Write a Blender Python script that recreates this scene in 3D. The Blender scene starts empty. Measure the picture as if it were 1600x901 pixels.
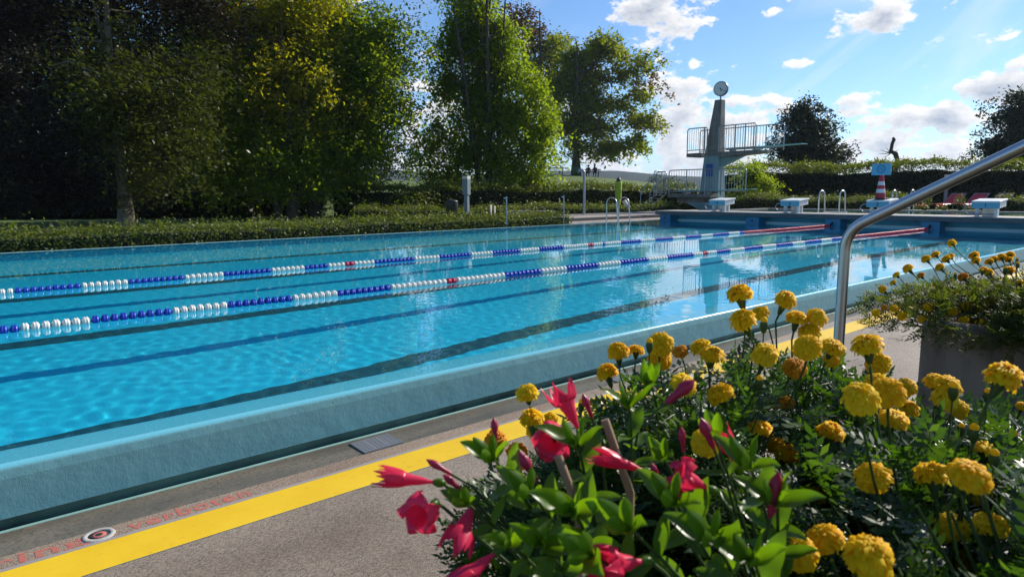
import bpy, math, random
import numpy as np
from mathutils import Vector, Matrix
R = math.radians
S = bpy.context.scene
COL = S.collection
random.seed(7)
rng = np.random.default_rng(7)

# ---------------------------------------------------------------- camera, world, sun, exposure
FPX, PITCH, ROLL, YAW, CH = 1044.13, .1429, -.0068, .7015, 1.0203   # photo pixels (1600 wide), radians, metres above water
_f = Vector((math.sin(YAW)*math.cos(PITCH), math.cos(YAW)*math.cos(PITCH), -math.sin(PITCH)))
_r = Vector((math.cos(YAW), -math.sin(YAW), 0)); _u = _r.cross(_f)
CR = _r*math.cos(ROLL)+_u*math.sin(ROLL); CU = -_r*math.sin(ROLL)+_u*math.cos(ROLL)
cd = bpy.data.cameras.new('camera'); cam = bpy.data.objects.new('camera', cd); COL.objects.link(cam); S.camera = cam
M = Matrix((CR, CU, -_f)).transposed().to_4x4(); M.translation = (0, 0, CH); cam.matrix_world = M
cd.sensor_width = 36; cd.lens = FPX/1600*36; cd.clip_start = .05; cd.clip_end = 20000
cd.dof.use_dof = True; cd.dof.focus_distance = 4.0; cd.dof.aperture_fstop = 8.5

SUN_AZ, SUN_EL = R(96.0), R(31)          # azimuth from +Y toward +X
w = bpy.data.worlds.new('World'); S.world = w; w.use_nodes = True
S.view_settings.view_transform = 'Standard'; S.view_settings.look = 'None'; S.view_settings.exposure = 0.36; S.view_settings.gamma = 1
S.render.use_motion_blur = False
S.cycles.use_denoising = True
S.cycles.max_bounces = 10; S.cycles.transparent_max_bounces = 12; S.cycles.transmission_bounces = 8
S.cycles.sample_clamp_indirect = 6
def build_world():
    nt = w.node_tree; n = nt.nodes; L = nt.links; n.clear()
    def N(t, **k):
        x = n.new(t)
        for a, b in k.items(): setattr(x, a, b)
        return x
    def mth(op, a, b=None, c=None, cl=False):
        x = N('ShaderNodeMath', operation=op); x.use_clamp = cl
        for i, v in enumerate((a, b, c)):
            if v is None: continue
            if isinstance(v, (int, float)): x.inputs[i].default_value = v
            else: L.new(v, x.inputs[i])
        return x.outputs[0]
    sky = N('ShaderNodeTexSky', sky_type='NISHITA', sun_disc=False)
    sky.sun_elevation = SUN_EL; sky.sun_rotation = SUN_AZ; sky.air_density = 1.0; sky.dust_density = .15; sky.ozone_density = 2.0
    tc = N('ShaderNodeTexCoord'); sep = N('ShaderNodeSeparateXYZ'); L.new(tc.outputs['Generated'], sep.inputs[0])
    az = mth('MULTIPLY', mth('ARCTAN2', sep.outputs[0], sep.outputs[1]), 57.2958)
    el = mth('MULTIPLY', mth('ARCSINE', sep.outputs[2]), 57.2958)
    def field(az, el):
        cb = N('ShaderNodeCombineXYZ'); L.new(mth('MULTIPLY', az, .16), cb.inputs[0]); L.new(mth('MULTIPLY', el, .26), cb.inputs[1])
        nz = N('ShaderNodeTexNoise'); nz.inputs['Scale'].default_value = 2.6; nz.inputs['Detail'].default_value = 10; nz.inputs['Roughness'].default_value = .6
        L.new(cb.outputs[0], nz.inputs['Vector'])
        blobs = [(52.3, 14.0, 4.0, 2.6, 1.0), (50.5, 15.0, 2.5, 1.6, .8), (68.0, 12.2, 3.4, 1.25, .9), (66.6, 11.9, 1.8, .9, .4),
                 (53.6, 6.3, 3.0, 4.6, .9), (58.2, 5.6, 3.0, 2.2, .85), (56.0, 2.6, 5.5, 2.4, .8), (50, 2.2, 6, 1.8, .6),
                 (67.0, 6.3, 2.0, .9, .8), (71.6, 5.0, 4.2, 1.3, 1.0), (76.3, 7.0, 3.4, 1.7, 1.0), (69, 3.2, 6.0, 1.5, .8), (79, 4.0, 5, 1.6, .9),
                 (62.5, 6.4, 2.4, .8, .35), (64, 1.6, 12, 1.3, .55), (39.0, 12.0, 3, 2.2, .6), (24, 17, 6, 3, .7), (86, 9, 6, 3, .9), (60.6, 13.4, .9, .35, .5), (62, 9.4, 3.6, .35, .35), (73.2, 10.0, 2.6, .45, .4), (64.5, 3.8, 3, .7, .5), (74, 1.8, 5, .8, .6), (59.5, 3.0, 2.4, .8, .5), (44.3, 7.5, 2.6, 3.2, .35), (33,5,5,5,.5)]
        acc = None
        for a0, e0, ra, re, s in blobs:
            dx = mth('DIVIDE', mth('SUBTRACT', az, a0), ra); dy = mth('DIVIDE', mth('SUBTRACT', el, e0), re)
            d2 = mth('ADD', mth('MULTIPLY', dx, dx), mth('MULTIPLY', dy, dy))
            v = mth('MULTIPLY', mth('SUBTRACT', 1.0, mth('MINIMUM', d2, 3.0)), s)
            acc = v if acc is None else mth('SMOOTH_MAX', acc, v, .25)
        nn = mth('MULTIPLY', mth('SUBTRACT', nz.outputs['Fac'], .52), 5.2)
        return mth('ADD', mth('MAXIMUM', acc, -1.05), nn)
    d1 = field(az, el); d2 = field(mth('ADD', az, .55), mth('ADD', el, .5))
    mask = N('ShaderNodeMapRange', interpolation_type='SMOOTHSTEP'); mask.inputs[1].default_value = -.05; mask.inputs[2].default_value = .5; L.new(d1, mask.inputs[0])
    lit = N('ShaderNodeMapRange'); lit.inputs[1].default_value = -.1; lit.inputs[2].default_value = 2.1; lit.inputs[3].default_value = 1; lit.inputs[4].default_value = 0
    L.new(mth('ADD', mth('MULTIPLY', d1, .45), mth('MULTIPLY', d2, .75)), lit.inputs[0])
    ccol = N('ShaderNodeMix', data_type='RGBA'); L.new(lit.outputs[0], ccol.inputs['Factor'])
    ccol.inputs['A'].default_value = (.24, .31, .43, 1); ccol.inputs['B'].default_value = (.90, .88, .86, 1)
    # thin high cloud and the whitish air near the horizon
    cb = N('ShaderNodeCombineXYZ'); L.new(mth('ADD', mth('MULTIPLY', az, .07), mth('MULTIPLY', el, .05)), cb.inputs[0]); L.new(mth('ADD', mth('MULTIPLY', el, .22), mth('MULTIPLY', az, -.11)), cb.inputs[1])
    nz = N('ShaderNodeTexNoise'); nz.inputs['Scale'].default_value = .8; nz.inputs['Detail'].default_value = 7; nz.inputs['Roughness'].default_value = .5; nz.inputs['Distortion'].default_value = 1.6
    L.new(cb.outputs[0], nz.inputs['Vector'])
    ci = N('ShaderNodeMapRange', interpolation_type='SMOOTHSTEP'); ci.inputs[1].default_value = .48; ci.inputs[2].default_value = .74; ci.inputs[4].default_value = .28; L.new(nz.outputs['Fac'], ci.inputs[0])
    azr = N('ShaderNodeMapRange', interpolation_type='SMOOTHSTEP'); azr.inputs[1].default_value = 40; azr.inputs[2].default_value = 75; azr.inputs[3].default_value = .35; L.new(az, azr.inputs[0])
    cif = mth('MULTIPLY', ci.outputs[0], azr.outputs[0])
    hz = N('ShaderNodeMapRange', interpolation_type='SMOOTHSTEP'); hz.inputs[1].default_value = 7; hz.inputs[2].default_value = -1; hz.inputs[3].default_value = 0; hz.inputs[4].default_value = .38; L.new(el, hz.inputs[0])
    bs = N('ShaderNodeMix', data_type='RGBA', blend_type='MULTIPLY'); bs.inputs['Factor'].default_value = 1; L.new(sky.outputs[0], bs.inputs['A']); bs.inputs['B'].default_value = (.066, .088, .115, 1)
    m0 = N('ShaderNodeMix', data_type='RGBA'); L.new(hz.outputs[0], m0.inputs['Factor']); L.new(bs.outputs['Result'], m0.inputs['A']); m0.inputs['B'].default_value = (.50, .65, .82, 1)
    m1 = N('ShaderNodeMix', data_type='RGBA'); L.new(cif, m1.inputs['Factor']); L.new(m0.outputs['Result'], m1.inputs['A']); m1.inputs['B'].default_value = (.75, .80, .88, 1)
    m2 = N('ShaderNodeMix', data_type='RGBA'); L.new(mask.outputs[0], m2.inputs['Factor']); L.new(m1.outputs['Result'], m2.inputs['A']); L.new(ccol.outputs['Result'], m2.inputs['B'])
    bg = N('ShaderNodeBackground'); L.new(m2.outputs['Result'], bg.inputs[0]); bg.inputs[1].default_value = 1.0
    out = N('ShaderNodeOutputWorld'); L.new(bg.outputs[0], out.inputs[0])
build_world()
w.cycles.sampling_method = 'MANUAL'; w.cycles.sample_map_resolution = 1024
sl = bpy.data.lights.new('sun', 'SUN'); sl.energy = 4.8; sl.angle = R(.5); sl.color = (1, .93, .82)
sun = bpy.data.objects.new('sun', sl); COL.objects.link(sun)
sdir = Vector((math.sin(SUN_AZ)*math.cos(SUN_EL), math.cos(SUN_AZ)*math.cos(SUN_EL), math.sin(SUN_EL)))
sun.rotation_euler = sdir.to_track_quat('Z', 'Y').to_euler(); sun.location = sdir*30
sl.cycles.is_caustics_light = True

# ---------------------------------------------------------------- helpers
def at(x, y, depth):
    """world point seen at photo pixel x, y at the given forward depth (metres)"""
    return Vector((0, 0, CH)) + depth*(_f + CR*(x-800)/FPX - CU*(y-450.5)/FPX)
def on(x, y, z=None, Y=None, X=None):
    d = _f + CR*(x-800)/FPX - CU*(y-450.5)/FPX
    t = (z-CH)/d.z if z is not None else (Y/d.y if Y is not None else X/d.x)
    return Vector((0, 0, CH)) + t*d
def zat(p, y):
    """height above point p (x, y) that shows at photo row y"""
    d = Vector((p[0], p[1], 0)); dep = d.dot(_f); lo, hi = -20., 200.
    for _ in range(60):
        m = (lo+hi)/2; v = Vector((p[0], p[1], m-CH)); yy = 450.5-FPX*v.dot(CU)/v.dot(_f)
        if yy > y: lo = m
        else: hi = m
    return m
def tag(o, label=None, cat=None, group=None, kind=None):
    if label: o['label'] = label
    if cat: o['category'] = cat
    if group: o['group'] = group
    if kind: o['kind'] = kind
    return o
def root(name, loc, label, cat, group=None):
    o = bpy.data.objects.new(name, None); o.empty_display_size = .2; COL.objects.link(o); o.location = Vector(loc)
    return tag(o, label, cat, group)
def wloc(o):
    v = Vector((0, 0, 0))
    while o is not None: v = v+o.location; o = o.parent
    return v
class MB:
    def __init__(s): s.v = []; s.f = []; s.m = []; s.n = 0; s.sm = []
    def add(s, v, f, mi=0, smooth=False):
        v = [tuple(p) for p in v]; s.v += v
        for q in f: s.f.append(tuple(i+s.n for i in q)); s.m.append(mi); s.sm.append(smooth)
        s.n += len(v); return s
    def box(s, c, d, rz=0, mi=0, rx=0, ry=0):
        from mathutils import Euler
        E = Euler((rx, ry, rz)).to_matrix(); c = Vector(c); h = Vector(d)/2
        v = [c+E@Vector((a*h.x, b*h.y, e*h.z)) for a in (-1, 1) for b in (-1, 1) for e in (-1, 1)]
        return s.add(v, [(0, 1, 3, 2), (4, 6, 7, 5), (0, 4, 5, 1), (2, 3, 7, 6), (0, 2, 6, 4), (1, 5, 7, 3)], mi)
    def bb(s, a, b, mi=0):
        a = Vector(a); b = Vector(b); return s.box((a+b)/2, b-a, mi=mi)
    def tube(s, pts, r, n=8, mi=0, caps=True):
        pts = [Vector(p) for p in pts]; N = len(pts); rr = [r]*N if isinstance(r, (int, float)) else list(r)
        v = []; t0 = (pts[1]-pts[0]).normalized(); a = t0.orthogonal().normalized()
        for i, p in enumerate(pts):
            t = (pts[min(i+1, N-1)]-pts[max(i-1, 0)]).normalized(); a = (a-t*a.dot(t)).normalized(); b = t.cross(a)
            for k in range(n):
                g = 2*math.pi*k/n; v.append(p+rr[i]*(a*math.cos(g)+b*math.sin(g)))
        f = [(i*n+k, i*n+(k+1) % n, (i+1)*n+(k+1) % n, (i+1)*n+k) for i in range(N-1) for k in range(n)]
        s.add(v, f, mi, True)
        if caps: s.add([v[k] for k in range(n)][::-1], [tuple(range(n))], mi); s.add(v[-n:], [tuple(range(n))], mi)
        return s
    def lathe(s, prof, c=(0, 0, 0), n=16, mi=0, axis=None):
        c = Vector(c); Q = Vector((0, 0, 1)).rotation_difference(Vector(axis)).to_matrix() if axis is not None else Matrix.Identity(3)
        v = []
        for r_, z_ in prof:
            for k in range(n):
                g = 2*math.pi*k/n; v.append(c+Q@Vector((r_*math.cos(g), r_*math.sin(g), z_)))
        f = [(i*n+k, i*n+(k+1) % n, (i+1)*n+(k+1) % n, (i+1)*n+k) for i in range(len(prof)-1) for k in range(n)]
        return s.add(v, f, mi, True)
    def prism(s, poly, z0, z1, mi=0):
        n = len(poly); v = [(x, y, z0) for x, y in poly]+[(x, y, z1) for x, y in poly]
        return s.add(v, [tuple(range(n))[::-1], tuple(range(n, 2*n))]+[(i, (i+1) % n, n+(i+1) % n, n+i) for i in range(n)], mi)
    def build(s, name, mats, parent=None, bevel=0):
        me = bpy.data.meshes.new(name); off = wloc(parent) if parent else Vector((0, 0, 0))
        me.from_pydata([(p[0]-off.x, p[1]-off.y, p[2]-off.z) for p in s.v], [], s.f)
        for m in (mats if isinstance(mats, (list, tuple)) else [mats]): me.materials.append(m)
        me.polygons.foreach_set('material_index', s.m); me.polygons.foreach_set('use_smooth', s.sm); me.update()
        o = bpy.data.objects.new(name, me); COL.objects.link(o); o.parent = parent
        if bevel:
            b = o.modifiers.new('bevel', 'BEVEL'); b.width = bevel; b.segments = 2; b.limit_method = 'ANGLE'
        return o
def quads_object(name, V, mats, parent=None, midx=None, smooth=False, per=4):
    """V: (n, per, 3) array, each row one face; islands"""
    n = len(V); off = wloc(parent) if parent else Vector((0, 0, 0))
    me = bpy.data.meshes.new(name); me.vertices.add(n*per); me.vertices.foreach_set('co', (V.reshape(-1, 3)-np.array(off)).astype(np.float32).ravel())
    me.loops.add(n*per); me.loops.foreach_set('vertex_index', np.arange(n*per, dtype=np.int32)); me.polygons.add(n)
    me.polygons.foreach_set('loop_start', np.arange(0, n*per, per, dtype=np.int32)); me.polygons.foreach_set('loop_total', np.full(n, per, dtype=np.int32))
    for m in (mats if isinstance(mats, (list, tuple)) else [mats]): me.materials.append(m)
    if midx is not None: me.polygons.foreach_set('material_index', midx.astype(np.int32))
    me.update(); me.validate()
    o = bpy.data.objects.new(name, me); COL.objects.link(o); o.parent = parent
    return o
def join_into(o, mb, mats_off):
    """append the faces of an MB to an existing object's mesh (same object, extra material slots)"""
    import bmesh
    bm = bmesh.new(); bm.from_mesh(o.data); off = wloc(o)
    vs = [bm.verts.new(Vector(p)-off) for p in mb.v]
    for f, m, sm in zip(mb.f, mb.m, mb.sm):
        try:
            q = bm.faces.new([vs[i] for i in f]); q.material_index = m+mats_off; q.smooth = sm
        except ValueError: pass
    bm.to_mesh(o.data); bm.free()
def copy_tree(o, parent=None):
    c = o.copy(); COL.objects.link(c)
    if parent is not None: c.parent = parent
    for ch in [x for x in bpy.data.objects if x.parent == o]: copy_tree(ch, c)
    return c

# ---------------------------------------------------------------- materials
def mat(name, col, rough=.6, metal=0, spec=.5, noise=None, bump=None, **kw):
    """noise: (scale, col2, amount range lo, hi, detail[, stretch]); bump: (scale, strength, distance)"""
    m = bpy.data.materials.new(name); m.use_nodes = True; nt = m.node_tree; b = nt.nodes['Principled BSDF']; L = nt.links
    b.inputs['Base Color'].default_value = (*col, 1); b.inputs['Roughness'].default_value = rough; b.inputs['Metallic'].default_value = metal
    b.inputs['Specular IOR Level'].default_value = spec
    tc = nt.nodes.new('ShaderNodeTexCoord'); src = tc.outputs['Object']
    last = None
    for nz_ in (noise if isinstance(noise, list) else [noise] if noise else []):
        sc, c2, lo, hi, det = nz_[:5]; st = nz_[5] if len(nz_) > 5 else (1, 1, 1)
        mp = nt.nodes.new('ShaderNodeMapping'); mp.inputs['Scale'].default_value = st; L.new(src, mp.inputs[0])
        nz = nt.nodes.new('ShaderNodeTexNoise'); nz.inputs['Scale'].default_value = sc; nz.inputs['Detail'].default_value = det; nz.inputs['Roughness'].default_value = .6
        L.new(mp.outputs[0], nz.inputs['Vector'])
        mr = nt.nodes.new('ShaderNodeMapRange'); mr.inputs[1].default_value = lo; mr.inputs[2].default_value = hi; L.new(nz.outputs['Fac'], mr.inputs[0])
        mx = nt.nodes.new('ShaderNodeMix'); mx.data_type = 'RGBA'; L.new(mr.outputs[0], mx.inputs['Factor'])
        if last is None: mx.inputs['A'].default_value = (*col, 1)
        else: L.new(last, mx.inputs['A'])
        mx.inputs['B'].default_value = (*c2, 1); last = mx.outputs['Result']
    if last: L.new(last, b.inputs['Base Color'])
    prev = None
    for bp in (bump if isinstance(bump, list) else [bump] if bump else []):
        sc, stg, dist = bp[:3]; st = bp[3] if len(bp) > 3 else (1, 1, 1)
        mp = nt.nodes.new('ShaderNodeMapping'); mp.inputs['Scale'].default_value = st; L.new(src, mp.inputs[0])
        nz = nt.nodes.new('ShaderNodeTexNoise'); nz.inputs['Scale'].default_value = sc; nz.inputs['Detail'].default_value = 5; L.new(mp.outputs[0], nz.inputs['Vector'])
        bn = nt.nodes.new('ShaderNodeBump'); bn.inputs['Strength'].default_value = stg; bn.inputs['Distance'].default_value = dist; L.new(nz.outputs['Fac'], bn.inputs['Height'])
        if prev: L.new(prev, bn.inputs['Normal'])
        prev = bn.outputs[0]
    if prev: L.new(prev, b.inputs['Normal'])
    for k, v in kw.items(): b.inputs[k.replace('_', ' ')].default_value = v
    return m
def leaf_mat(name, c1, c2, c3=None, trans=.35, rough=.45, tcol=None, spec=.35):
    m = bpy.data.materials.new(name); m.use_nodes = True; nt = m.node_tree; b = nt.nodes['Principled BSDF']; L = nt.links
    g = nt.nodes.new('ShaderNodeNewGeometry'); rp = nt.nodes.new('ShaderNodeValToRGB'); L.new(g.outputs['Random Per Island'], rp.inputs[0])
    e = rp.color_ramp.elements; e[0].color = (*c1, 1); e[1].color = (*c2, 1)
    if c3: q = e.new(.9); q.color = (*c2, 1); e[-1].color = (*c3, 1)
    L.new(rp.outputs[0], b.inputs['Base Color']); b.inputs['Roughness'].default_value = rough; b.inputs['Specular IOR Level'].default_value = spec
    tr = nt.nodes.new('ShaderNodeBsdfTranslucent'); tm = nt.nodes.new('ShaderNodeMix'); tm.data_type = 'RGBA'; tm.blend_type = 'MULTIPLY'; tm.inputs['Factor'].default_value = 1
    L.new(rp.outputs[0], tm.inputs['A']); tm.inputs['B'].default_value = (*(tcol or (2.2, 2.2, .6)), 1); tm.clamp_result = False; L.new(tm.outputs['Result'], tr.inputs[0])
    ms = nt.nodes.new('ShaderNodeMixShader'); ms.inputs[0].default_value = trans; L.new(b.outputs[0], ms.inputs[1]); L.new(tr.outputs[0], ms.inputs[2])
    L.new(ms.outputs[0], nt.nodes['Material Output'].inputs[0])
    return m
STEEL = mat('brushed_steel', (.55, .54, .52), .34, 1, bump=(60, .05, .001, (1, 1, .05)))
GALV = mat('galvanised_steel', (.36, .38, .40), .4, .7, noise=(8, (.25, .27, .29), .4, .7, 4))
CONC = mat('concrete', (.25, .235, .21), .85, noise=[(3, (.14, .13, .115), .4, .75, 8), (60, (.32, .30, .27), .55, .75, 3)], bump=(40, .3, .004))
CONC_D = mat('weathered_concrete', (.22, .18, .135), .95, noise=[(7, (.09, .072, .05), .42, .62, 8, (1, 1, .35)), (2.2, (.29, .245, .19), .55, .8, 8, (1, 1, .3))], bump=(45, .5, .004))
TOWER = mat('tower_concrete', (.21, .20, .175), .85, noise=[(6, (.11, .105, .09), .4, .7, 7, (1.5, 1.5, .12)), (2, (.27, .255, .22), .5, .8, 5)], bump=(14, .4, .01, (1.5, 1.5, .15)))
TOWER_P = mat('tower_painted_base', (.22, .33, .34), .8, noise=(4, (.14, .23, .23), .45, .75, 7, (1, 1, .25)))
BLADE = mat('springboard_teal', (.30, .62, .62), .5)
WHITE = mat('white_plastic', (.72, .72, .68), .45)
DARK = mat('black_plastic', (.018, .018, .02), .45)
BARK = mat('bark', (.085, .065, .045), .95, noise=(6, (.035, .027, .02), .4, .65, 6, (1, 1, .25)), bump=(18, .8, .03, (1, 1, .25)))
BARK_L = mat('pale_bark', (.20, .16, .12), .9, noise=(5, (.09, .07, .05), .4, .65, 6, (1, 1, .4)), bump=(14, .7, .03, (1, 1, .3)))
SOIL = mat('soil', (.03, .022, .015), .95, bump=(30, .8, .02))

# ---------------------------------------------------------------- terrain
PX0, PX1, PY0, PY1 = -5.6, 19.95, 3.12, 14.95      # water of the swimming pool
DX0, DX1, DY0, DY1 = 20.75, 27.5, -3.0, 15.2       # diving pool
def sst(t): t = np.clip(t, 0, 1); return t*t*(3-2*t)
def ground_z(X, Y):
    X = np.asarray(X, float); Y = np.asarray(Y, float)
    dep = X*math.sin(YAW)+Y*math.cos(YAW); lat = X*math.cos(YAW)-Y*math.sin(YAW)
    z = np.where((Y < 15.0) & (X < 29), -.62, np.where((X > 14.9) & (Y > 19.2), .03, -.08))
    m = 2.9*sst((dep-42)/34)*np.exp(-((lat-3)/19)**2)
    m2 = 2.2*sst((dep-38)/20)*np.exp(-((lat+13)/13)**2)
    z = z+np.maximum(m, m2)*(1-sst((dep-92)/60))
    z = z-14*sst((dep-110)/400)
    hill = 24+16*(.5+.5*np.sin(lat/310+1.0))+9*np.sin(lat/130+.6)+34*np.exp(-((lat+330)/170)**2)
    z = z+sst((dep-900)/600)*(hill+14)
    return z
def build_ground():
    def lines(lo, hi, inner, step):
        a = list(np.arange(inner[0], inner[1], step))
        g = 1.18; x = inner[1]; d = step; out = []
        while x < hi: out.append(x); d *= g; x += d
        x = inner[0]; d = step; o2 = []
        while x > lo: d *= g; x -= d; o2.append(x)
        return a+out+o2
    xs = sorted(set(np.round(lines(-3500, 3500, (-8, 90), 1.5)+[PX0-.1, 20.4, DX0, DX1], 3)))
    ys = sorted(set(np.round(lines(-200, 3500, (-6, 100), 1.5)+[3.12, PY1+.03, PY1+.1, 15.3, 29.5, DY0, DY1], 3)))
    xs = np.array(xs); ys = np.array(ys); X, Y = np.meshgrid(xs, ys); Z = ground_z(X, Y)
    n = len(xs); faces = []; mi = []
    for j in range(len(ys)-1):
        for i in range(n-1):
            cx = (xs[i]+xs[i+1])/2; cy = (ys[j]+ys[j+1])/2
            if PX0-.1 < cx < 20.4 and 3.12 < cy < PY1+.03: continue
            if DX0 < cx < DX1 and DY0 < cy < DY1: continue
            faces.append((j*n+i, j*n+i+1, j*n+n+i+1, j*n+n+i)); mi.append(1 if cx*math.sin(YAW)+cy*math.cos(YAW) > 125 else 0)
    v = np.stack([X, Y, Z], -1).reshape(-1, 3)
    me = bpy.data.meshes.new('ground'); me.from_pydata(v.tolist(), [], faces)
    g1 = mat('lawn', (.085, .14, .02), .9, noise=[(.8, (.12, .165, .03), .35, .7, 8), (9, (.05, .085, .015), .5, .75, 5)], bump=(12, .8, .08))
    g2 = mat('distant_forest', (.010, .020, .012), 1, spec=.0, noise=(.02, (.022, .036, .018), .4, .6, 8))
    me.materials.append(g1); me.materials.append(g2); me.polygons.foreach_set('material_index', mi); me.polygons.foreach_set('use_smooth', [True]*len(faces))
    o = bpy.data.objects.new('ground', me); COL.objects.link(o); tag(o, kind='structure')
build_ground()

# ---------------------------------------------------------------- swimming pool
PAINT = (.012, .53, .72)
pool_paint = mat('pool_paint', PAINT, .6, noise=(.7, (.016, .57, .76), .4, .7, 5))
line_paint = mat('lane_line_paint', (.008, .09, .12), .6)
def sheet(name, x0, x1, y0, y1, z, m, kind='structure'):
    o = MB().add([(x0, y0, z), (x1, y0, z), (x1, y1, z), (x0, y1, z)], [(0, 1, 2, 3)]).build(name, m); o['kind'] = kind; return o
PD = -1.68; IN = PY0+.22
f = MB()
f.add([(PX0, IN, PD), (PX1, IN, PD), (PX1, PY1, PD), (PX0, PY1, PD)], [(0, 1, 2, 3)])
f.add([(PX0, PY1, PD), (PX1, PY1, PD), (PX1, PY1, -.005), (PX0, PY1, -.005)], [(0, 1, 2, 3)])
f.add([(PX0, IN, PD), (PX0, PY1, PD), (PX0, PY1, .0), (PX0, IN, .0)], [(0, 1, 2, 3)])
f.add([(PX0, IN, PD), (PX1, IN, PD), (PX1, IN, -.028), (PX0, IN, -.028)], [(3, 2, 1, 0)])
LANE = 6.233
for k in range(-1, 3):
    y = LANE+1.25+2.5*k
    f.add([(PX0+2, y-.13, PD+.005), (PX1-2.5, y-.13, PD+.005), (PX1-2.5, y+.13, PD+.005), (PX0+2, y+.13, PD+.005)], [(0, 1, 2, 3)], 1)
    f.add([(PX1-2.499, y-.5, PD+.005), (PX1-2.25, y-.5, PD+.005), (PX1-2.25, y+.5, PD+.005), (PX1-2.499, y+.5, PD+.005)], [(0, 1, 2, 3)], 1)
# overflow line on the far wall
f.add([(PX0, PY1-.004, -.30), (PX1, PY1-.004, -.30), (PX1, PY1-.004, -.12), (PX0, PY1-.004, -.12)], [(0, 1, 2, 3)], 1)
pool = f.build('pool_floor', [pool_paint, line_paint]); pool['kind'] = 'structure'; pool.cycles.is_caustics_receiver = True

def build_water():
    x = np.concatenate([np.arange(PX0, -.5, .12), np.arange(-.5, PX1+.01, .024)]); x[-1] = PX1; y = np.linspace(PY0+.004, PY1, 490)
    X, Y = np.meshgrid(x, y); Z = 0*X
    r2 = np.random.default_rng(5)
    for i in range(48):
        l = r2.uniform(.09, .20) if i < 42 else r2.uniform(.4, .7); a = r2.normal(1.1, .9) if i % 3 else r2.uniform(0, 6.283)
        Z += (.0012 if i < 42 else .0005)*l/6.283*np.sin((X*math.cos(a)+Y*math.sin(a))*6.283/l+r2.uniform(0, 6.283)+.8*np.sin(X*.7+i)+.6*np.sin(Y*.9-i))
    calm = .75+.35*np.sin(X*.33+1)*np.sin(Y*.41)
    edge = np.clip((Y-PY0)/.25, .0, 1)
    Z = Z*calm*edge
    n = len(x); i = (np.arange(len(y)-1)[:, None]*n+np.arange(n-1)).ravel()
    q = np.stack([i, i+1, i+n+1, i+n], -1); v = np.stack([X, Y, Z], -1).reshape(-1, 3)
    me = bpy.data.meshes.new('pool_water'); me.from_pydata(v.tolist(), [], q.tolist()); me.polygons.foreach_set('use_smooth', [True]*len(q))
    m = bpy.data.materials.new('pool_water'); m.use_nodes = True; b = m.node_tree.nodes['Principled BSDF']
    b.inputs['Transmission Weight'].default_value = 1; b.inputs['Roughness'].default_value = 0; b.inputs['IOR'].default_value = 1.333; b.inputs['Base Color'].default_value = (.74, .975, 1, 1)
    me.materials.append(m); o = bpy.data.objects.new('pool_water', me); COL.objects.link(o); o['kind'] = 'structure'; o.cycles.is_caustics_caster = True
build_water()

# near pool wall: overflow nose, brushed painted face, undercut gutter
wall_mat = bpy.data.materials.new('teal_wall_paint')
def build_wall_mat(m, c1, c2, c3, rough):
    m.use_nodes = True; nt = m.node_tree; b = nt.nodes['Principled BSDF']; L = nt.links; N = nt.nodes.new
    tc = N('ShaderNodeTexCoord')
    n1 = N('ShaderNodeTexNoise'); n1.inputs['Scale'].default_value = 1.2; n1.inputs['Detail'].default_value = 8; L.new(tc.outputs['Object'], n1.inputs[0])
    mp = N('ShaderNodeMapping'); mp.inputs['Scale'].default_value = (9, 9, 1.1); L.new(tc.outputs['Object'], mp.inputs[0])
    n2 = N('ShaderNodeTexNoise'); n2.inputs['Scale'].default_value = 1.3; n2.inputs['Detail'].default_value = 6; L.new(mp.outputs[0], n2.inputs[0])
    r1 = N('ShaderNodeMapRange'); r1.inputs[1].default_value = .35; r1.inputs[2].default_value = .7; L.new(n1.outputs[0], r1.inputs[0])
    r2 = N('ShaderNodeMapRange'); r2.inputs[1].default_value = .62; r2.inputs[2].default_value = .78; r2.inputs[4].default_value = .7; L.new(n2.outputs[0], r2.inputs[0])
    m1 = N('ShaderNodeMix'); m1.data_type = 'RGBA'; L.new(r1.outputs[0], m1.inputs['Factor']); m1.inputs['A'].default_value = (*c1, 1); m1.inputs['B'].default_value = (*c2, 1)
    m2 = N('ShaderNodeMix'); m2.data_type = 'RGBA'; L.new(r2.outputs[0], m2.inputs['Factor']); L.new(m1.outputs['Result'], m2.inputs['A']); m2.inputs['B'].default_value = (*c3, 1)
    L.new(m2.outputs['Result'], b.inputs['Base Color']); b.inputs['Roughness'].default_value = rough
    mp2 = N('ShaderNodeMapping'); mp2.inputs['Scale'].default_value = (1, 1, .55); L.new(tc.outputs['Object'], mp2.inputs[0])
    n3 = N('ShaderNodeTexNoise'); n3.inputs['Scale'].default_value = 110; n3.inputs['Detail'].default_value = 6; n3.inputs['Distortion'].default_value = 1.2; L.new(mp2.outputs[0], n3.inputs[0])
    b1 = N('ShaderNodeBump'); b1.inputs['Strength'].default_value = .2; b1.inputs['Distance'].default_value = .006; L.new(n3.outputs[0], b1.inputs['Height'])
    n4 = N('ShaderNodeTexNoise'); n4.inputs['Scale'].default_value = 9; n4.inputs['Detail'].default_value = 3; L.new(tc.outputs['Object'], n4.inputs[0])
    b2 = N('ShaderNodeBump'); b2.inputs['Strength'].default_value = .16; b2.inputs['Distance'].default_value = .03; L.new(n4.outputs[0], b2.inputs['Height']); L.new(b1.outputs[0], b2.inputs['Normal'])
    L.new(b2.outputs[0], b.inputs['Normal'])
build_wall_mat(wall_mat, (.16, .40, .45), (.175, .43, .47), (.15, .33, .34), .5)
wet_mat = mat('wet_nose_paint', (.16, .52, .62), .16, spec=.6, bump=(60, .25, .003))
channel_dark = mat('gutter_channel', (.10, .20, .18), .45, noise=(3, (.02, .045, .042), .4, .7, 6))  # recessed channel strip, darker than the wall face above it
lip_mat = mat('gutter_lip_paint', (.22, .42, .38), .5, noise=(6, (.30, .48, .42), .4, .7, 5))
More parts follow.
